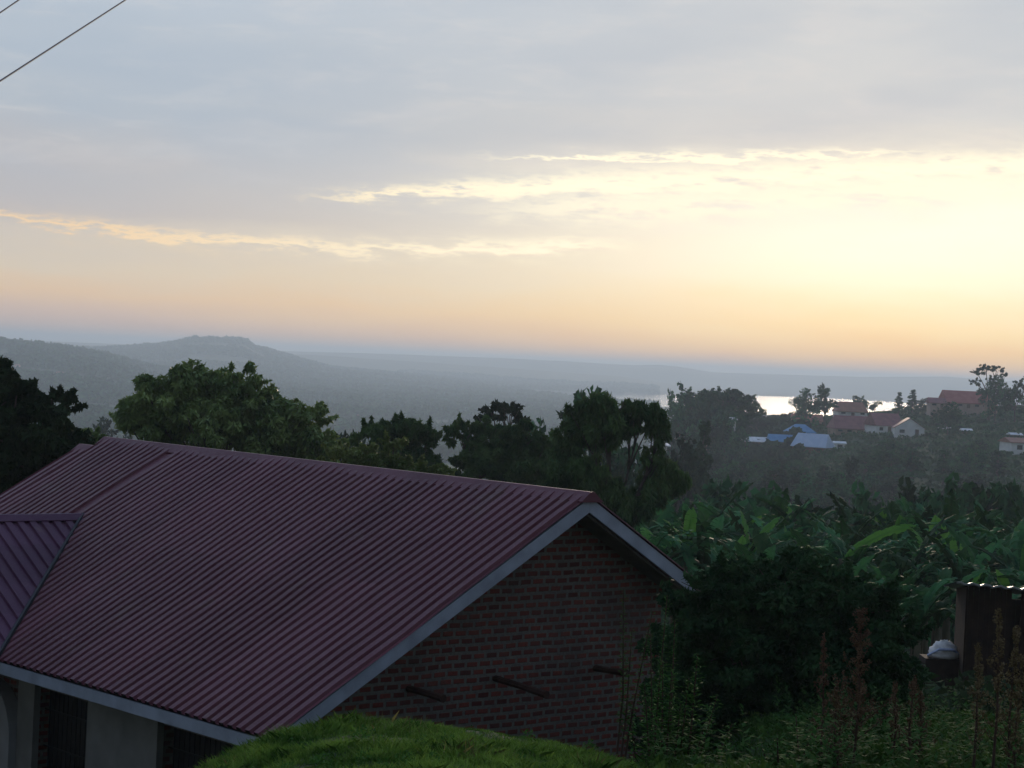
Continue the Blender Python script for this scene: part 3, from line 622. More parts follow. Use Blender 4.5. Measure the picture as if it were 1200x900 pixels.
def put_tree(kind, px, top_py, Y, label, width_px=None, group=None, base_z=None, variant=None):
    """a tree whose top reaches top_py in the photograph, standing on the terrain at distance Y"""
    pr = PT[kind][variant if variant is not None else random.randrange(len(PT[kind]))]
    p = at(px, top_py, Y); zb = Hs(p[0], p[1]) if base_z is None else base_z
    dims = {'round': (8, 9), 'tall': (11, 5), 'flat': (10.6, 15), 'ragged': (9, 8)}[kind]
    h = max(1.5, p[2] - zb); sz = h / dims[0]
    sx = (width_px * Y / F / dims[1]) if width_px else sz * random.uniform(.9, 1.25)
    sx = max(sx, .72 * sz); rz = random.uniform(0, 6.28)
    if pr.name in used: o = copy_thing(pr, (p[0], p[1], zb), rz, label, (sx, sx, sz), group)
    else:
        used.add(pr.name); o = pr; o.location = (p[0], p[1], zb); o.rotation_euler = (0, 0, rz); o.scale = (sx, sx, sz); o['label'] = label
        if group: o['group'] = group
    return o
rng = np.random.default_rng(11); random.seed(11)
# trees one can single out on the right-hand hill
b_, l_ = lobes_px(470, 843, [(812, 478, 18, 9, 0), (828, 468, 20, 9, 1), (848, 464, 22, 8, 0), (868, 471, 20, 9, 0), (882, 481, 12, 8, 0), (845, 478, 34, 11, 1), (835, 492, 36, 12, 0), (850, 496, 24, 10, -1), (820, 505, 26, 12, 0)])
build_tree('dome_shaped_tree', 'broad dome-shaped tree at the hill end, dark against the pink lake', 'tree', b_, l_, 16000, .8, .5, M['leaf_far'], k=30, rmin=.25, rmax=.5, zmin=-1, trunk_r=.4, droop=.2)
put_tree('ragged', 806, 462, 480, 'thin bare-branched tree just left of the dome-shaped tree by the lake', 26)
put_tree('round', 888, 488, 560, 'low round tree just behind the white roofed shed', 60)
put_tree('round', 945, 461, 565, 'dense tree in front of the lake, left half of the clump over the brown houses', 44)
put_tree('ragged', 968, 455, 565, 'taller tufted tree, right half of the clump over the brown houses', 40)
put_tree('round', 1008, 463, 600, 'small ball-shaped tree on the skyline over the orange roofed house', 15)
put_tree('ragged', 1026, 470, 600, 'small palm-like tree on the skyline right of the ball-shaped tree', 18)
put_tree('tall', 1054, 462, 585, 'pointed tree on the skyline, left one of the pair over the white gable', 20)
put_tree('tall', 1070, 459, 585, 'pointed tree on the skyline, right one of the pair over the white gable', 24)
put_tree('round', 1085, 463, 580, 'round tree on the skyline left of the hilltop red roof', 24)
b_, l_ = lobes_px(545, 1158, [(1145, 437, 8, 4, 0), (1156, 432, 10, 4, 1), (1168, 434, 9, 4, 0), (1176, 441, 6, 4, 0), (1142, 449, 6, 5, 0), (1149, 460, 7, 5, 0), (1163, 444, 6, 4, 0), (1172, 450, 6, 4, 0)])
build_tree('lacy_tree', 'tall lacy tree standing out against the sky beside the hilltop red roof', 'tree', b_, l_, 2600, .6, .3, M['leaf_far'], k=9, trunk_r=.35, droop=.2, fork=.5, sprigs=3)
put_tree('round', 1168, 447, 540, 'dark round tree tucked under the tall lacy skyline tree', 40)
put_tree('ragged', 1192, 443, 530, 'ragged skyline tree at the right edge of the hilltop', 40)
put_tree('round', 1215, 450, 530, 'rounded hilltop tree cut by the right edge of the view', 50)
put_tree('round', 1112, 476, 500, 'dark tree in front of the hilltop red roof, below its left end', 44)
put_tree('tall', 825, 508, 260, 'slim dark tree at the foot of the hill below the dome-shaped tree', 56)
put_tree('ragged', 796, 520, 230, 'spiky dark tree in the valley left of the slim one', 66)
put_tree('round', 826, 480, 440, 'rounded tree in front of the left half of the dome-shaped tree', 50)
put_tree('round', 852, 486, 450, 'rounded tree in front of the right half of the dome-shaped tree', 34)
put_tree('round', 795, 488, 420, 'rounded tree at the very end of the hill by the lake', 40)
for px_, tp_, Y_, w_, wh_ in ((935, 551, 122, 92, 'left of the two bigger ones'), (985, 560, 118, 76, 'right of the two bigger ones'), (880, 560, 125, 60, 'low one at the left end'), (1045, 566, 128, 66, 'middle one, right of the bigger pair'), (1098, 560, 150, 70, 'fourth from the left, a little hazy'), (1150, 556, 140, 66, 'second from the right edge'), (1190, 540, 150, 60, 'tallest one at the right edge'), (838, 566, 118, 70, 'one just right of the barge board end'), (1015, 575, 112, 50, 'smallest, dark one in the middle')):
    o_ = put_tree('round', px_, tp_, Y_, 'round tree behind the banana leaves, ' + wh_, w_)
put_tree('round', 690, 488, 165, 'hazy round tree seen between the middle tree and the tallest one', 44)
put_tree('round', 655, 494, 175, 'lower hazy tree beside the gap at the left of the tallest tree', 36)
put_tree('round', 392, 503, 170, 'hazy tree in the gap right of the mango tree', 90)
put_tree('round', 122, 504, 330, 'small bluish tree in the gap between the dark left tree and the mango tree', 70)
put_tree('round', 150, 508, 330, 'small bluish tree close to the mango tree trunk side', 60)
# the many unremarkable trees covering the slope
HG_ = 'trees crowded on the hazy slope below the houses'
HL_ = 'one of the bushy trees crowding the hazy slope and valley below the houses'
SL_ = 'one of the bushy trees around the houses on the upper part of the right-hand hill'
keep = [(868, 526, 500, 535), (920, 955, 495, 532), (955, 992, 508, 530), (975, 1090, 485, 514), (1090, 1172, 455, 482), (1170, 1200, 508, 534), (1070, 1120, 512, 532)]
def clear_of_houses(px, top, Y, wpx):
    if Y > 620: return True
    for x0, x1, y0, y1 in ((866, 932, 506, 540), (918, 992, 500, 542), (972, 1086, 484, 512), (1092, 1166, 458, 480), (1172, 1210, 510, 532), (1072, 1118, 514, 530), (1096, 1142, 496, 512), (1084, 1098, 480, 492), (978, 1014, 470, 486), (925, 960, 485, 500)):
        if px + wpx / 2 > x0 and px - wpx / 2 < x1 and top < y1 - 2: return False
    return True
cnt = 0
for _ in range(900):
    Y = random.choice([random.uniform(110, 260), random.uniform(220, 420), random.uniform(380, 600)])
    px = random.uniform(640, 1260) if Y > 200 else random.uniform(770, 1250)
    p = at(px, 500, Y); zb = Hs(p[0], p[1]); h = random.uniform(4.0, 8.0) if Y > 200 else random.uniform(4, 7)
    hor = 423 + (px - 600) * 0.0484; top = hor - (zb + h) * F / Y; base = hor - zb * F / Y
    wpx = random.uniform(5, 9) * F / Y
    if (Y < 170 and px > 800) or top > 640 or (px < 780 and top < 500) or (px >= 780 and top < 492 + max(0, (1000 - px) * 0.05)): continue
    if not clear_of_houses(px, top, Y, wpx): continue
    put_tree(random.choice(['round', 'round', 'ragged', 'tall']), px, top, Y, HL_ if Y < 430 else SL_, wpx, HG_ if Y < 430 else 'trees around the houses on the right-hand hill')
    cnt += 1
    if cnt >= 230: break
print('slope trees', cnt)

# low ground cover on the valley slopes and woods on the far ridges: nobody could count these
def scatter(name, n, amin, amax, rmin, rmax, size, m, label, zlift=0.4, zmin=-57, hm=1.0, pw=1.0, patch=-9.0):
    r_ = np.sqrt(rng.uniform(rmin ** 2, rmax ** 2, n)) if pw == 1 else rmin + (rmax - rmin) * rng.uniform(0, 1, n) ** pw
    a_ = np.radians(rng.uniform(amin, amax, n))
    x, y = r_ * np.sin(a_), r_ * np.cos(a_); z = H(x, y); ok = (z > zmin) & (fbm(x / (8 * size), y / (8 * size), 61, 4) > patch); x, y, z = x[ok], y[ok], z[ok]; k_ = len(x)
    sz = size * rng.uniform(.5, 1.3, k_); per = 5
    idx = np.repeat(np.arange(k_), per); dirs = rng.normal(size=(k_ * per, 3)); dirs /= np.linalg.norm(dirs, axis=1, keepdims=True); dirs[:, 2] = np.abs(dirs[:, 2]) * hm
    c = np.stack([x, y, z + zlift], -1)[idx] + dirs * sz[idx][:, None] * .6
    a1 = rng.normal(size=(k_ * per, 3)); a1 /= np.linalg.norm(a1, axis=1, keepdims=True); a2 = np.cross(a1, rng.normal(size=(k_ * per, 3))); a2 /= np.linalg.norm(a2, axis=1, keepdims=True)
    s_ = sz[idx][:, None] * .55
    V = np.stack([c - a1 * s_, c + a2 * s_, c + a1 * s_, c - a2 * s_], 1).reshape(-1, 3)
    return tag(raw(name, V, np.arange(len(V)).reshape(-1, 4), m), label, name.replace('_', ' '), kind='stuff')
scatter('hillside_undergrowth', 30000, -2, 22, 150, 640, 0.7, M['under_far'], 'dark tangled undergrowth covering the slope of the right-hand hill', .2)
scatter('valley_woods', 30000, -20, 8, 160, 900, 2.2, M['leaf_far'], 'dark woods filling the valley on the left behind the garden trees', .5)
scatter('far_ridge_woods', 90000, -18, 4, 1100, 5400, 8.0, M['leaf_far'], 'blue hazy woods covering the far ridges on the left', 1.0, zmin=-58.5, hm=.9, patch=-.05)

# ------------------------------------------------------------------ houses on the right-hand hill
def roofc(name, a, b): return mat(name, a, 0.6, rgb2=b, scale=0.6, detail=6)
R_MAROON = roofc('far_maroon_roof', (0.16, 0.04, 0.05), (0.26, 0.08, 0.08)); R_ORANGE = roofc('far_rust_roof', (0.22, 0.08, 0.05), (0.34, 0.14, 0.08))
R_BLUE = roofc('far_blue_roof', (0.05, 0.20, 0.42), (0.10, 0.30, 0.52)); R_PALE = roofc('far_pale_blue_roof', (0.38, 0.50, 0.66), (0.50, 0.60, 0.74))
R_WHITE = roofc('far_zinc_roof', (0.62, 0.64, 0.66), (0.85, 0.85, 0.84)); R_RED = roofc('far_red_roof', (0.30, 0.06, 0.05), (0.38, 0.11, 0.09))
W_WHITE = mat('far_white_wall', (0.82, 0.81, 0.78), 0.9, 0.1, 0.5); W_BROWN = mat('far_brick_wall', (0.16, 0.085, 0.06), 0.9, 0.25, 0.8)
W_TAN = mat('far_tan_wall', (0.38, 0.27, 0.19), 0.9, 0.15, 0.5); W_PINK = mat('far_pink_wall', (0.5, 0.36, 0.3), 0.9, 0.15, 0.5)
OPEN = mat('far_window_glass', (0.02, 0.025, 0.03), 0.3, 0.2, 1)
def far_house(label, px, base_py, Y, wpx, wall_px, roof_px, depth, rot, wm, rm, hip=0.0, gable_front=False, over=0.35, nwin=3, name='house', cols=0):
    Yin = Y; a_ = at(px, base_py, 1.0)
    for Yd in np.linspace(200, 640, 441):
        if Hs(a_[0] * Yd, Yd) >= a_[2] * Yd + .2: Y = Yd; break
    if Y != Yin: print("house", px, base_py, Yin, '->', round(Y))
    s_ = Y / F; p = at(px, base_py, Y); w_, hw, hr = wpx * s_, wall_px * s_, roof_px * s_
    t_ = thing(name, label, 'house', p, rad(rot))
    lw, dp = (w_, depth)
    MB().box(-lw / 2, lw / 2, -dp / 2, dp / 2, -3.5, hw).build('wall', wm, t_)
    if not gable_front:
        X0, X1, Y0_, Y1_ = -lw / 2 - over, lw / 2 + over, -dp / 2 - over, dp / 2 + over; hx = hip * dp / 2
        v = [(X0, Y0_, hw), (X1, Y0_, hw), (X1, Y1_, hw), (X0, Y1_, hw), (X0 + hx, 0, hw + hr), (X1 - hx, 0, hw + hr)]
        v += [(a, b, c - 0.15) for a, b, c in v[:4]]
        obj('roof', v, [(0, 1, 5, 4), (1, 2, 5), (2, 3, 4, 5), (3, 0, 4), (6, 9, 8, 7), (0, 6, 7, 1), (1, 7, 8, 2), (2, 8, 9, 3), (3, 9, 6, 0)], rm, t_)
        if hip == 0:
            for sx in (-1, 1):
                x = sx * lw / 2; e = .02 * sx
                obj('gable', [(x, -dp / 2, hw), (x, dp / 2, hw), (x, 0, hw + hr - .2), (x + e, -dp / 2, hw), (x + e, dp / 2, hw), (x + e, 0, hw + hr - .2)], [(0, 1, 2), (5, 4, 3), (0, 3, 4, 1), (1, 4, 5, 2), (2, 5, 3, 0)], wm, t_)
    else:
        X0, X1, Y0_, Y1_ = -lw / 2 - over, lw / 2 + over, -dp / 2 - .15, dp / 2 + over
        v = [(-lw / 2, -dp / 2, hw), (lw / 2, -dp / 2, hw), (0, -dp / 2, hw + hr), (-lw / 2, dp / 2, hw), (lw / 2, dp / 2, hw), (0, dp / 2, hw + hr)]
        obj('gable', v, [(0, 1, 2), (5, 4, 3), (0, 3, 4, 1), (0, 2, 5, 3), (1, 4, 5, 2)], wm, t_)
        for sx in (-1, 1):
            q_ = [(0, Y0_, hw + hr + .12), (sx * (lw / 2 + over), Y0_, hw - over * hr / (lw / 2) + .12), (sx * (lw / 2 + over), Y1_, hw - over * hr / (lw / 2) + .12), (0, Y1_, hw + hr + .12)]
            MB().slab(q_, 0.1).build('roof', rm, t_)
    for i in range(nwin):
        x = -lw / 2 + lw * (i + .5) / nwin; ww = min(.6, lw / nwin * .3)
        if i == nwin // 2 and nwin > 1: MB().box(x - .45, x + .45, -dp / 2 - .03, -dp / 2 - .003, 0.05 - 0 * hw, min(hw - .3, 2.1)).build('door', W_BROWN, t_)
        else: MB().box(x - ww, x + ww, -dp / 2 - .03, -dp / 2 - .003, hw * .4, hw * .78).build('window', OPEN, t_)
    for i in range(cols):
        x = -lw / 2 + .3 + (lw - .6) * i / max(1, cols - 1); MB().box(x - .12, x + .12, -dp / 2 - .9, -dp / 2 - .66, -.5, hw - .16).build('column', W_WHITE, t_)
    return t_
far_house('long low shed with a bright white roof, left end of the blue roofed group', 888, 528, 545, 34, 11, 5, 5, 4, W_BROWN, R_WHITE, nwin=4)
far_house('low house with a strong blue roof beside the white roofed shed', 914, 524, 553, 26, 7, 8, 5, 3, W_BROWN, R_BLUE, nwin=2)
far_house('white walled house with a blue hipped roof, highest of the blue roofed group', 937, 513, 562, 30, 7, 9, 6, 5, W_WHITE, R_BLUE, hip=.8, nwin=4)
far_house('wide house with a large pale blue roof over brown walls in the blue roofed group', 952, 531, 540, 40, 8, 15, 6, -28, W_BROWN, R_PALE, hip=.2, nwin=3)
far_house('small open shed with a white roof on posts right of the pale blue roof', 983, 527, 545, 12, 8, 2, 3, 0, W_WHITE, R_WHITE, nwin=1, name='shed')
far_house('long house with a maroon roof hidden behind trees left of the white gabled house', 996, 508, 560, 44, 6, 15, 8, 6, W_TAN, R_MAROON, hip=.2, nwin=4)
far_house('white bungalow with a maroon roof and a columned porch', 1035, 508, 562, 32, 10, 14, 8, 12, W_WHITE, R_MAROON, nwin=3, cols=4)
far_house('white house showing a wide plain gable, right end of the maroon roofed row', 1064, 511, 556, 34, 10, 11, 8, -6, W_WHITE, R_MAROON, gable_front=True, nwin=2)
far_house('house with a rust orange roof above the maroon roofed row', 996, 487, 585, 34, 5, 11, 7, 4, W_WHITE, R_ORANGE, hip=.3, nwin=3)
far_house('brown house with a dull rust roof under the clump of skyline trees', 945, 499, 575, 34, 6, 8, 6, -4, W_TAN, R_ORANGE, nwin=3)
far_house('large house with a long red roof on the hilltop', 1129, 478, 575, 50, 6, 14, 9, 5, W_PINK, R_RED, nwin=5)
far_house('low wing with a dull red roof left of the hilltop house', 1097, 477, 570, 18, 5, 6, 5, 0, W_PINK, R_MAROON, nwin=2)
far_house('small tan hut right of the hilltop house under the trees', 1161, 478, 565, 15, 6, 5, 4, -10, W_TAN, R_ORANGE, gable_front=True, nwin=1)
far_house('pale house with a sky blue side wall at the right edge of the slope', 1197, 532, 420, 40, 14, 5, 7, 8, W_WHITE, R_ORANGE, nwin=2)
far_house('blue painted lean-to attached in front of the pale house at the right edge', 1194, 531, 414, 22, 9, 3, 2, 8, R_BLUE, R_WHITE, nwin=1, name='shed')
far_house('tiny white roofed dark shed, left of two on the slope under the hilltop', 1107, 506, 530, 10, 4, 2, 3, 0, W_BROWN, R_WHITE, nwin=1, name='shed')
far_house('tiny white roofed dark shed, right of two on the slope under the hilltop', 1132, 508, 528, 10, 4, 2, 3, 0, W_BROWN, R_WHITE, nwin=1, name='shed')
far_house('tiny white roofed hut just below the left end of the hilltop house', 1091, 488, 550, 8, 3, 2, 3, 0, W_BROWN, R_WHITE, nwin=1, name='hut')
far_house('small zinc roofed hut high at the right edge above the pale house', 1189, 513, 470, 12, 4, 2, 3, 5, W_BROWN, R_WHITE, nwin=1, name='hut')
far_house('brown roofed house low on the hill end under the dome-shaped tree', 815, 517, 470, 44, 5, 5, 6, 3, W_TAN, R_ORANGE, nwin=3)
far_house('white hut glinting in the valley trees below the white roofed shed', 862, 536, 440, 10, 3, 3, 3, 8, W_WHITE, R_WHITE, nwin=1, name='hut')
far_house('small white hut in front of the dome-shaped tree', 857, 496, 455, 7, 5, 2, 3, 8, W_WHITE, R_WHITE, nwin=1, name='hut')
far_house('white hut glimpsed through the tallest middle tree', 773, 524, 250, 12, 3, 2, 3, 8, W_WHITE, R_WHITE, nwin=1, name='hut')
# tiny homes on the left ridge
for i, (px, py, wp) in enumerate(((70, 441, 11), (84, 462, 8), (40, 428, 6), (20, 432, 6), (55, 424, 5), (150, 448, 6), (118, 470, 7), (95, 433, 5), (420, 492, 6))):
    lab = ['pinkish walled home on the far left ridge, biggest speck there', 'pinkish home on the far left ridge below the biggest one', 'pale speck of a home high on the far left ridge, second from the left', 'pale speck of a home at the left end of the far ridge', 'pale speck of a home near the far left ridge line, just above the biggest one', 'pale home on the far slope under the flat saddle left of the pointed hill', 'pale home low on the far left ridge, right of the dark left tree', 'pale speck of a home on the ridge line right of the biggest one', 'pale home on the far slope right of the mango tree'][i]
    a_ = at(px, py, 1.0); best = None
    for Yd in np.linspace(900, 4600, 400):
        if Hs(a_[0] * Yd, Yd) >= a_[2] * Yd: best = Yd; break
    if best:
        s_ = best / F; t_ = thing('hillside_home', lab, 'house', (a_[0] * best, best, a_[2] * best))
        w_ = wp * s_; MB().box(-w_ / 2, w_ / 2, -3, 3, -3, 3).build('wall', W_PINK, t_)
        obj('roof', [(-w_ / 2 - .4, -3.4, 3), (w_ / 2 + .4, -3.4, 3), (w_ / 2 + .4, 3.4, 3), (-w_ / 2 - .4, 3.4, 3), (-w_ / 4, 0, 4.8), (w_ / 4, 0, 4.8)], [(0, 1, 5, 4), (1, 2, 5), (2, 3, 4, 5), (3, 0, 4), (3, 2, 1, 0)], R_ORANGE, t_)

# ------------------------------------------------------------------ banana plantation
def banana_leaf_mesh(base, yaw, elev, L, W, droopf, rag, twist=0.0, n=22, up=0.55):
    """one arching leaf: curved midrib, V-folded blade, torn into strips where rag is high"""
    V = []; Fq = []; p = Vector(base); e = elev; h = Vector((math.cos(yaw), math.sin(yaw), 0)); side0 = Vector((-math.sin(yaw), math.cos(yaw), 0))
    pts = []; step = L / n
    for i in range(n + 1):
        pts.append((p.copy(), e)); d = h * math.cos(e) + Vector((0, 0, 1)) * math.sin(e); p = p + d * step; e -= droopf * (0.4 + 1.4 * i / n) / n
    for i in range(n):
        (p0, e0), (p1, e1) = pts[i], pts[i + 1]
        t0, t1 = i / n, (i + 1) / n
        wf = lambda t_: 0 if t_ < 0.08 else W * 0.5 * min(1, ((t_ - .06) / .14)) ** .6 * (1 - max(0, (t_ - .7) / .3) ** 2.2)
        for sg in (-1, 1):
            nrm0 = -h * math.sin(e0) + Vector((0, 0, 1)) * math.cos(e0)
            fold = up * random.uniform(.7, 1.3) - rag * random.uniform(0, 1.5)
            s_ = (side0 * math.cos(twist) + nrm0 * math.sin(twist)) * sg
            dirv = (s_ * math.cos(fold) + nrm0 * math.sin(fold) * 1.0)
            w0, w1 = wf(t0), wf(t1)
            cut = random.uniform(0, .45) if random.random() < rag else 0
            off = Vector((0, 0, -1)) * rag * random.uniform(0, .25) * W
            m0 = p0 + (p1 - p0) * (cut * .5)
            # two segments across the blade
            a0, a1 = p0, p1
            b0, b1 = p0 + dirv * w0 * .55, p1 + dirv * w1 * .55
            c0, c1 = p0 + dirv * w0 + off - nrm0 * w0 * .18, p1 + dirv * w1 + off - nrm0 * w1 * .18 - (p1 - p0) * cut
            if random.random() < rag * .12: continue
            k_ = len(V); V += [a0, a1, b1, b0, c1 + (b1 - b1), c0]
            Fq += [(k_, k_ + 1, k_ + 2, k_ + 3), (k_ + 3, k_ + 2, k_ + 4, k_ + 5)]
    rib = MB(); rib.tube([q_[0] - Vector((0, 0, .012)) for q_ in pts[::3]], [.028 * (1 - .8 * i / (n / 3)) + .004 for i in range(len(pts[::3]))], 5)
    k_ = len(V); V += [Vector(a) for a in rib.v]; Fr = [tuple(i + k_ for i in f_) for f_ in rib.f]
    return V, Fq + Fr
def banana_plant(name, label, h, seed, nl=9, young=True, wm=None, rag=.55, extra=None):
    random.seed(seed); t_ = thing(name, label, 'banana plant')
    MB().tube([(0, 0, -.6), (.02, .01, h * .3), (.04, .03, h * .62)], [.17, .13, .08], 9).build('stem', M['banana_stem'], t_, True)
    for i in range(nl):
        yaw = i * 2.4 + random.uniform(-.4, .4); tt = i / nl
        elv = rad(random.uniform(42, 88)); dr = random.choice([random.uniform(.5, 1.1), random.uniform(1.2, 2.4)]) * (1.2 - tt * .4)
        V, Fq = banana_leaf_mesh((.04, .03, h * random.uniform(.55, .64)), yaw, elv, h * random.uniform(.50, .70), h * random.uniform(.085, .115), dr, rag * random.uniform(.6, 1.3), random.uniform(-.5, .5))
        obj('leaf', V, Fq, M['banana'], t_)
    if young:
        V, Fq = banana_leaf_mesh((.04, .03, h * .6), random.uniform(0, 6), rad(82), h * .46, h * .13, .35, .05, random.uniform(-1, 1)); obj('leaf', V, Fq, M['banana_young'], t_)
    return t_
BL = 'banana plant with torn drooping leaves, one of the crowd in the plantation'
BG = 'banana plants crowding the plantation behind the brick house'
protos = [banana_plant('banana_plant', BL, 4.6, 50 + i, nl=8 + i % 3, young=i in (2, 5), rag=.2 + .07 * i) for i in range(6)]
for p_ in protos: p_['group'] = BG
random.seed(5); bused = set(); spots = []
def put_banana(i, px, top_py, Y, label=BL, rz=None, group=BG):
    p = at(px, top_py, Y); zb = Hs(p[0], p[1]); h = max(2.2, p[2] - zb); sc = min(h / 4.9, 1.45)
    zb = p[2] - sc * 4.9
    pr = protos[i]; rz = random.uniform(0, 6.28) if rz is None else rz
    if i in bused: return copy_thing(pr, (p[0], p[1], zb), rz, label, sc, group)
    bused.add(i); pr.location = (p[0], p[1], zb); pr.rotation_euler = (0, 0, rz); pr.scale = (sc,) * 3; pr['label'] = label; return pr
rows = [(88, 600, 588, 22), (76, 600, 600, 25), (66, 610, 614, 30), (57, 700, 632, 36), (49, 800, 650, 48), (43, 850, 668, 60)]
for Y, x0, top, dx in rows:
    px = 722 if Y > 60 else (760 if Y > 50 else 900)
    while px < 1262:
        tp = top + random.uniform(-12, 14) + (px - 900) * .02
        if not (1090 < px and Y < 46): put_banana(random.randrange(6), px + random.uniform(-8, 8), tp, Y + random.uniform(-3, 3))
        px += dx * random.uniform(.8, 1.25)
# the plants whose young leaves stand out
def standout(label, px, py, Y, leaves, h=4.5):
    """leaves: (yaw, elevation deg, length, width, droop, twist) of bright young leaves from the crown point at px, py"""
    p = at(px, py, Y); t_ = thing('banana_plant', label, 'banana plant', (p[0], p[1], p[2] - h))
    MB().tube([(0, 0, -1), (0, 0, h * .5), (0, 0, h)], [.17, .13, .07], 9).build('stem', M['banana_stem'], t_, True)
    for yw, ev, L, W, dr, tw in leaves:
        V, Fq = banana_leaf_mesh((0, 0, h - .05), yw, rad(ev), L, W, dr, .22, tw, up=.35); obj('leaf', V, Fq, M['banana_young'], t_)
    for i in range(6):
        V, Fq = banana_leaf_mesh((0, 0, h - .15), i * 1.15 + .4, rad(random.uniform(15, 55)), 2.4, .55, random.uniform(1.4, 2.4), .6, random.uniform(-.4, .4)); obj('leaf', V, Fq, M['banana'], t_)
    return t_
random.seed(3)
standout('banana plant with two broad upright bright leaves forming a V', 878, 652, 62, [(math.pi * .75, 84, 1.45, .42, .45, .35), (.25, 66, 1.6, .36, .55, .3), (-.8, 70, .9, .4, .2, .2)])
standout('banana plant with one very long bright leaf slanting up to the right over the plantation', 985, 655, 55, [(.12, 40, 2.3, .27, .6, .9), (2.8, 30, 1.2, .4, .8, .2)])
standout('banana plant with a bright upright leaf beside the right slope of the gable roof', 806, 640, 58, [(1.2, 86, 1.2, .36, .6, .5), (2.7, 55, 1.1, .4, .5, .2)])
standout('banana plant with a broad dull leaf standing up just over the barge board end', 762, 652, 54, [(1.9, 78, 1.0, .42, 1.1, .3), (-.2, 50, 1.2, .4, 1.0, .3)])
standout('banana plant with a dark hanging leaf at the right side of the plantation', 1082, 650, 60, [(2.0, 75, 1.2, .36, 1.5, .5)])

# ------------------------------------------------------------------ dark layered shrub, weeds and grass in the foreground
rng = np.random.default_rng(21); random.seed(21)
b_, l_ = lobes_px(23.5, 925, [(850, 700, 60, 36, 0), (930, 690, 80, 30, .2), (1000, 705, 60, 30, 0), (1050, 745, 38, 24, .1), (880, 760, 90, 60, 0), (970, 770, 90, 55, -.1), (830, 790, 55, 70, .2), (930, 830, 100, 55, .2), (1020, 800, 60, 45, .3), (810, 730, 34, 40, .4), (900, 720, 70, 44, 0), (960, 720, 70, 40, 0), (860, 840, 70, 50, .3)])
l2 = [(x, y, max(z, .1), a, b, c) for x, y, z, a, b, c in l_]
build_tree('spreading_shrub', 'big nearly black spreading shrub right of the brick gable', 'shrub', b_, l2, 120000, .10, .036, M['shrub'], k=44, trunk_r=.06, droop=.2, squash=.5, rmin=.16, rmax=.36, zmin=-1)
b_, l_ = lobes_px(25.6, 776, [(772, 830, 22, 34, 0), (785, 790, 18, 26, 0), (768, 865, 26, 26, 0), (795, 850, 26, 30, 0)])
build_tree('corner_bush', 'low dark bush at the foot of the right end of the brick gable', 'bush', b_, [(x, y, max(z, .1), a, b, c) for x, y, z, a, b, c in l_], 12000, .08, .03, M['shrub'], k=26, trunk_r=.03, droop=.2, zmin=-1)
def leafy_weed(name, label, px, top_py, Y, stems, m, ll, lw, spread, cat='weed', per=46, leaves_from=.1, group=None):
    """upright stems carrying narrow leaves in whorls"""
    p = at(px, top_py, Y); zb = Hs(p[0], p[1]); h = p[2] - zb; t_ = thing(name, label, cat, (p[0], p[1], zb), 0, group)
    st_ = MB(); V = []; n_ = 0
    for dx, fr, ln in stems:
        top = Vector((dx + ln, random.uniform(-.1, .1), h * fr)); bot = Vector((dx * .35, random.uniform(-.06, .06), -.08)); mid = bot.lerp(top, .5) + Vector((random.uniform(-.04, .04), 0, 0))
        st_.tube([bot, mid, top], [.011, .008, .003], 5)
        k_ = int(per * fr * (h / 1.1))
        for i in range(k_):
            t2 = leaves_from + (1 - leaves_from) * (i + random.random()) / k_; c = (bot.lerp(mid, t2 * 2) if t2 < .5 else mid.lerp(top, t2 * 2 - 1))
            yw = i * 2.4; taper = (1.15 - .75 * t2)
            d = Vector((math.cos(yw), math.sin(yw), random.uniform(.1, .9))).normalized(); L = ll * taper * random.uniform(.7, 1.2); W = lw * taper
            s_ = d.cross(Vector((0, 0, 1))).normalized(); c = c + Vector((random.uniform(-1, 1), random.uniform(-1, 1), 0)) * spread
            V += [c, c + d * L * .45 + s_ * W, c + d * L - Vector((0, 0, L * .3)), c + d * L * .45 - s_ * W]; n_ += 1
    raw('leaves', V, np.arange(n_ * 4).reshape(-1, 4), m, t_); st_.build('stem', M['stalk'], t_)
    return t_
leafy_weed('leafy_weed', 'dense green leafy weed clump before the right end of the brick gable', 792, 765, 15.6, [(-.22, .8, 0), (-.1, .95, 0), (0, .9, -.03), (.1, .86, 0), (.18, 1.0, -.02), (.28, .75, .05), (.36, .6, .08), (-.3, .6, -.02), (.05, .7, 0), (.24, .55, 0), (-.16, .5, 0)], M['weed'], .13, .02, .03, per=150)
leafy_weed('tall_stemmed_weed', 'tall thin weed reaching up across the brick gable, left of the leafy clump', 730, 690, 15.4, [(0, 1, 0), (.06, .8, .02), (.12, .9, .1)], M['weed'], .07, .013, .012, per=90, leaves_from=.35)
leafy_weed('tall_stemmed_weed', 'tall weed with small yellowish leaves at the right wall corner', 781, 696, 15.9, [(0, 1, 0), (.05, .9, .03), (-.06, .85, -.04), (.02, .7, .08)], M['weed'], .08, .014, .02, per=120, leaves_from=.3)
leafy_weed('leafy_weed', 'green weed with budding tips at the bottom, under the dark shrub', 935, 842, 14.8, [(0, 1, 0), (.08, .8, .03), (-.1, .75, -.05), (.2, .7, .05), (-.2, .5, -.05), (.3, .6, 0)], M['weed'], .13, .02, .03, per=190)
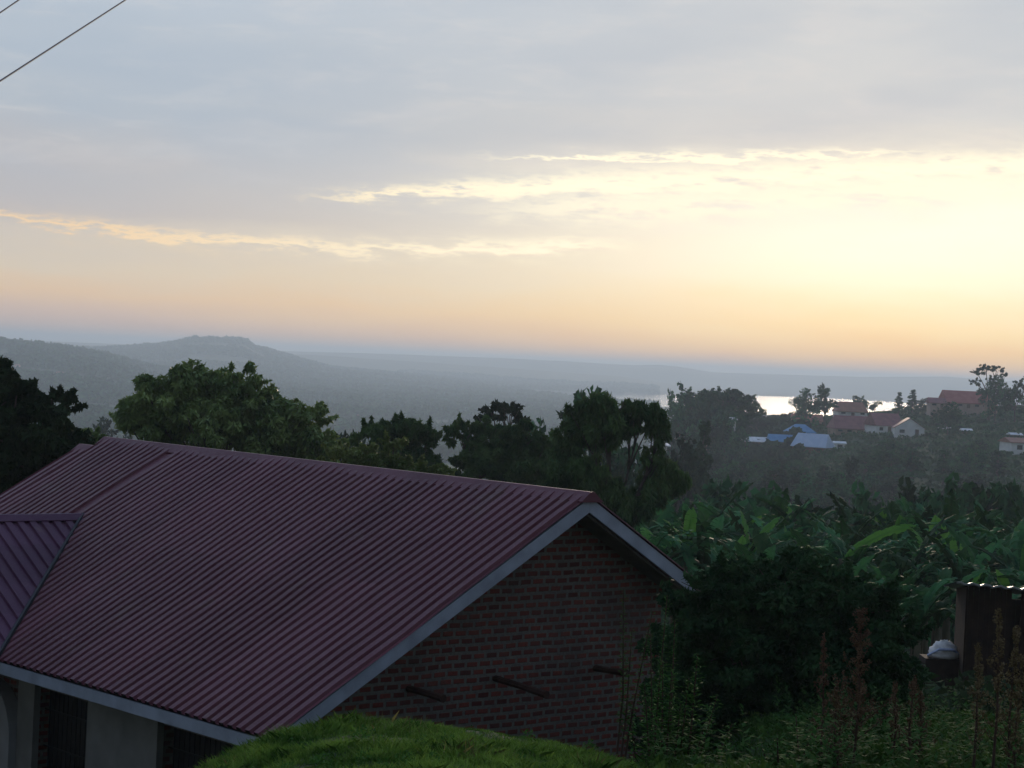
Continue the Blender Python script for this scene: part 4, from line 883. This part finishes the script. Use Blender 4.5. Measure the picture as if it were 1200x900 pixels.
def dry_weed(name, label, px, top_py, Y, width, m, seed, nb=26, density=30, stems=1, start=.3):
    """dead flower stalk: a woody stem with rising side twigs hung with small seed clusters"""
    random.seed(seed); r_ = np.random.default_rng(seed); p = at(px, top_py, Y); zb = Hs(p[0], p[1]); h = p[2] - zb
    t_ = thing(name, label, 'dry weed', (p[0], p[1], zb)); st_ = MB(); cs = []; rs = []
    for k_ in range(stems):
        ox = (k_ - (stems - 1) / 2) * .1; top = Vector((ox * .6, random.uniform(-.05, .05), h * (1 - .18 * k_))); bot = Vector((ox * .4, 0, -.1)); mid = bot.lerp(top, .5) + Vector((random.uniform(-.03, .03), 0, 0))
        st_.tube([bot, mid, top], [.013, .009, .003], 6)
        for i in range(nb):
            t2 = start + (1 - start) * (i / nb) ** .9; c = bot.lerp(mid, t2 * 2) if t2 < .5 else mid.lerp(top, t2 * 2 - 1)
            yw = i * 2.4; ln = width * (1.02 - t2) ** .7 * random.uniform(.5, 1.1); yw += random.uniform(-.6, .6)
            if random.random() < .18: continue
            ln *= random.choice([.6, .9, 1, 1.25]); e = c + Vector((math.cos(yw) * ln, math.sin(yw) * ln, ln * random.uniform(.4, 1.6)))
            st_.tube([c, c.lerp(e, .5) + Vector((0, 0, -.01)), e], [.005, .003, .0015], 4)
            for s_ in np.linspace(.25, 1, max(3, int(ln / .035))): cs.append(tuple(c.lerp(e, s_))); rs.append(random.uniform(.012, .026))
        for s_ in np.linspace(.8, 1, 8): cs.append(tuple(bot.lerp(top, s_))); rs.append(.018)
    V, Fq = leaf_cloud(cs, rs, len(cs) * density // 3, .018, .012, .3, 1.2)
    raw('seed_heads', V, Fq, m, t_); st_.build('stem', M['stalk'], t_); return t_
dry_weed('dried_weed', 'tallest rusty brown dried weed, with a full plume, before the dark shrub', 1008, 716, 15.2, .30, M['dry'], 1, 56, 56, 1, .3)
dry_weed('dried_weed', 'thin brown dried weed just left of the tallest plume', 966, 745, 15.4, .13, M['dry'], 2, 36, 36, 1, .2)
dry_weed('dried_weed', 'brown dried weed left of the tallest plume, low and bushy near the bottom edge', 985, 800, 15.0, .15, M['dry'], 3, 30, 34, 2, .1)
dry_weed('dried_weed', 'short reddish dried weed on the grass between the tallest plume and the shack', 1076, 792, 15.6, .11, M['dry'], 4, 26, 34, 2, .15)
dry_weed('dried_weed', 'pale flowering dried weed in front of the left side of the shack', 1147, 757, 14.4, .13, M['dry_pale'], 5, 34, 40, 1, .35)
dry_weed('dried_weed', 'tall dark stalked weed with pale clusters in front of the shack opening', 1172, 715, 14.2, .12, M['dry_pale'], 6, 34, 34, 1, .3)
dry_weed('dried_weed', 'dark weed with pale clusters cut by the right edge of the picture', 1196, 735, 14.0, .14, M['dry_pale'], 7, 36, 36, 2, .25)
dry_weed('dried_weed', 'small brown dried weed on the grass right of the short reddish one', 1048, 800, 15.8, .09, M['dry'], 8, 22, 30, 1, .2)

# grass
def grass(name, label, x0, x1, y0, y1, n, hgt, wdt, m, cond=None, lean=.5):
    x = rng.uniform(x0, x1, n); y = rng.uniform(y0, y1, n)
    if cond is not None: k_ = cond(x, y); x, y = x[k_], y[k_]
    z = H(x, y); n = len(x); cl = .55 + .75 * fbm(x * 3.1, y * 3.1, 12, 4)
    h_ = hgt * rng.uniform(.4, 1.3, n) * np.clip(cl, .22, 1.6); yw = rng.uniform(0, 6.283, n)
    s_ = np.stack([np.cos(yw), np.sin(yw), 0 * yw], 1) * (wdt * rng.uniform(.6, 1.3, n))[:, None]
    ln = np.stack([rng.normal(size=n), rng.normal(size=n), 0 * yw], 1) * (h_ * lean)[:, None]
    P_ = np.stack([x, y, z - .01], 1); up = np.array([0, 0, 1.0])
    mid = P_ + up * (h_ * .6)[:, None] + ln * .35; top = P_ + up * (h_)[:, None] + ln * 1.1 
    V = np.stack([P_ - s_, P_ + s_, mid + s_ * .7, top, mid - s_ * .7], 1).reshape(-1, 3)
    return tag(raw(name, V, np.arange(n * 5).reshape(-1, 5), m), label, 'grass', kind='stuff')
grass('mound_grass', 'short bright green grass on the mound in front of the house', -3.4, 1.3, 9.6, 16.2, 170000, .085, .0036, M['grass'])
M['grass_dark'] = mat('field_blades', (0.025, 0.07, 0.015), 0.8, spec=0.05, rgb2=(0.09, 0.17, 0.035), scale=1.2, detail=6, trans=0.2)
M['grass_dry'] = mat('dry_blades', (0.14, 0.15, 0.05), 0.8, spec=0.05, rgb2=(0.26, 0.25, 0.10), scale=2)
grass('mound_tufts', 'longer and drier tufts scattered over the grassy mound', -3.4, 1.3, 9.6, 15.6, 16000, .11, .0024, M['grass_dry'], cond=lambda x, y: fbm(x * 4, y * 4, 31, 3) > .35)
grass('field_grass', 'rough green grass below the dark shrub and the shack', 0.9, 9.5, 12.5, 30, 130000, .17, .006, M['grass_dark'], cond=lambda x, y: (x > 0.9 + (y - 13) * .08) & (x < y * .3))
# broad-leaved ground plants in the rough
cs = []; rs = []
for _ in range(900):
    y = random.uniform(13.2, 26); x = random.uniform(.95 + (y - 13) * .1, y * .29); cs.append((x, y, Hs(x, y) + .05)); rs.append(random.uniform(.05, .14))
V, Fq = leaf_cloud(cs, rs, 26000, .07, .026, -.3, .8); tag(raw('ground_plants', V, Fq, M['grass_dark']), 'low leafy plants growing through the rough grass on the right', 'ground plants', kind='stuff')
# small broad-leaved plants dotted over the mound
cs = []; rs = []; random.seed(9)
for _ in range(150):
    x, y = random.uniform(-3.2, 1.1), random.uniform(10.5, 15.2); cs.append((x, y, Hs(x, y) + .03)); rs.append(random.uniform(.02, .07))
V, Fq = leaf_cloud(cs, rs, 4200, .026, .012, -.4, .9); tag(raw('mound_herbs', V, Fq, M['weed']), 'small dark leafy plants dotted through the mound grass', 'herbs', kind='stuff')
# tangled herbs standing in the rough
V = []; nq = 0; random.seed(77)
for _ in range(420):
    y = random.uniform(13.4, 22); x = random.uniform(1.0 + (y - 13) * .1, y * .29); z0 = Hs(x, y); hh = random.uniform(.15, .6); lx_, ly_ = random.uniform(-.12, .12), random.uniform(-.1, .1)
    for i in range(int(34 * hh / .4)):
        t2 = random.random(); c = Vector((x + lx_ * t2, y + ly_ * t2, z0 + hh * t2)); yw = random.uniform(0, 6.28); d = Vector((math.cos(yw), math.sin(yw), random.uniform(-.1, .8))).normalized(); L = .09 * (1.2 - .7 * t2) * random.uniform(.6, 1.3)
        s_ = d.cross(Vector((0, 0, 1))).normalized() * L * .17; V += [c, c + d * L * .5 + s_, c + d * L, c + d * L * .5 - s_]; nq += 1
M['herb'] = mat('herb_leaves', (0.02, 0.06, 0.016), 0.85, spec=0.03, rgb2=(0.06, 0.14, 0.03), scale=2.0, trans=0.15)
tag(raw('tangled_herbs', V, np.arange(nq * 4).reshape(-1, 4), M['herb']), 'dark tangled herbs growing up through the rough on the right', 'herbs', kind='stuff')
# dark hedge-like cover filling the foot of the banana plantation
cs = []; rs = []
for _ in range(2600):
    y = random.uniform(26, 95); x = random.uniform(y * .045 + 1.6, y * .30); cs.append((x, y, Hs(x, y) + random.uniform(.1, .9) * (y / 60))); rs.append(random.uniform(.3, .8) * y / 60)
V, Fq = leaf_cloud(cs, rs, 90000, .22, .08, .2, .7); tag(raw('plantation_undergrowth', V, Fq, M['leaf_dark']), 'dark undergrowth at the foot of the banana plantation', 'undergrowth', kind='stuff')

# ------------------------------------------------------------------ shack
p = at(1128, 830, 33); zb = Hs(p[0], p[1]) - .15; s_ = 33 / F
sh = thing('wooden_shack', 'dark open wooden shack with a thin iron roof at the right edge', 'shack', (p[0], p[1], zb), rad(-8))
topz = at(1115, 678, 33)[2] - zb
bd = MB()
for i in range(8): bd.box(0.0 + i * .085, .08 + i * .085, -.02 + .004 * (i % 2), .02 + .004 * (i % 2), -.4, topz - .10)
bd.build('front_boards', M['shack_wood'], sh)
bd = MB()
for i in range(12): bd.box(-.03, 0.0, .03 + i * .17, .19 + i * .17, -.4, topz - .12 - .02 * i)
bd.build('side_boards', M['shack_wood'], sh)
bd = MB()
for i in range(20): bd.box(i * .16, .155 + i * .16, 2.1, 2.13, -.4, topz - .48)
bd.build('back_boards', M['shack_wood'], sh)
for x in (.86, 2.0, 3.1): MB().box(x - .04, x + .04, -.04, .04, -.4, topz - .08).build('post', M['shack_wood'], sh)
MB().box(.92, 3.06, -.03, .02, topz - .86, topz - .72).build('counter_plank', M['tan_wood'], sh)
MB().box(.92, 3.06, -.03, .0, topz - 1.9, topz - .95).build('lower_panel', M['shack_wood'], sh)
v = []; f = []; n_ = 60
for i in range(n_):
    x = -.22 + 3.7 * i / (n_ - 1); zz = topz - .02 + .018 * math.sin(i * 1.9) - x * .035
    v += [(x, -.38, zz), (x, 2.4, zz - .33), (x, -.38, zz - .03), (x, 2.4, zz - .36)]
for i in range(n_ - 1): a_ = i * 4; f += [(a_, a_ + 4, a_ + 5, a_ + 1), (a_ + 2, a_ + 3, a_ + 7, a_ + 6), (a_, a_ + 2, a_ + 6, a_ + 4), (a_ + 1, a_ + 5, a_ + 7, a_ + 3)]
obj('roof', v, f, M['zinc'], sh)
# white-and-blue bundle beside the shack
p = at(1106, 768, 34); t_ = thing('wrapped_bundle', 'white and blue plastic wrapped bundle lying left of the shack', 'bundle', (p[0], p[1], p[2]))
v = []; f = []; nu, nv = 18, 9
for j in range(nv + 1):
    for i in range(nu):
        a_ = 6.283 * i / nu; e = math.pi / 2 * j / nv; wob_ = 1 + .07 * math.sin(3 * a_ + 2 * j) + .04 * math.sin(7 * a_)
        v.append((.26 * math.cos(a_) * math.cos(e) * wob_, .2 * math.sin(a_) * math.cos(e) * wob_, .27 * math.sin(e) * wob_ - .03))
for j in range(nv):
    for i in range(nu): f.append((j * nu + i, j * nu + (i + 1) % nu, (j + 1) * nu + (i + 1) % nu, (j + 1) * nu + i))
f.append(tuple(range(nu))[::-1]); obj('cover', v, f, M['sack2'], t_, True)
MB().tube([(-.27, -.06, .0), (-.12, -.2, .12), (.1, -.19, .12), (.27, -.05, .02)], .022, 6).build('binding', M['sack'], t_)
zg = Hs(p[0], p[1]); MB().box(p[0] - .34, p[0] + .3, p[1] - .22, p[1] + .3, zg - .3, p[2] - .035).build('heap', M['dark_wood'])
hp = bpy.data.objects['heap']; hp.name = 'wood_pile'; hp.data.name = 'wood_pile'; tag(hp, 'dark stack of firewood carrying the white bundle', 'wood pile')
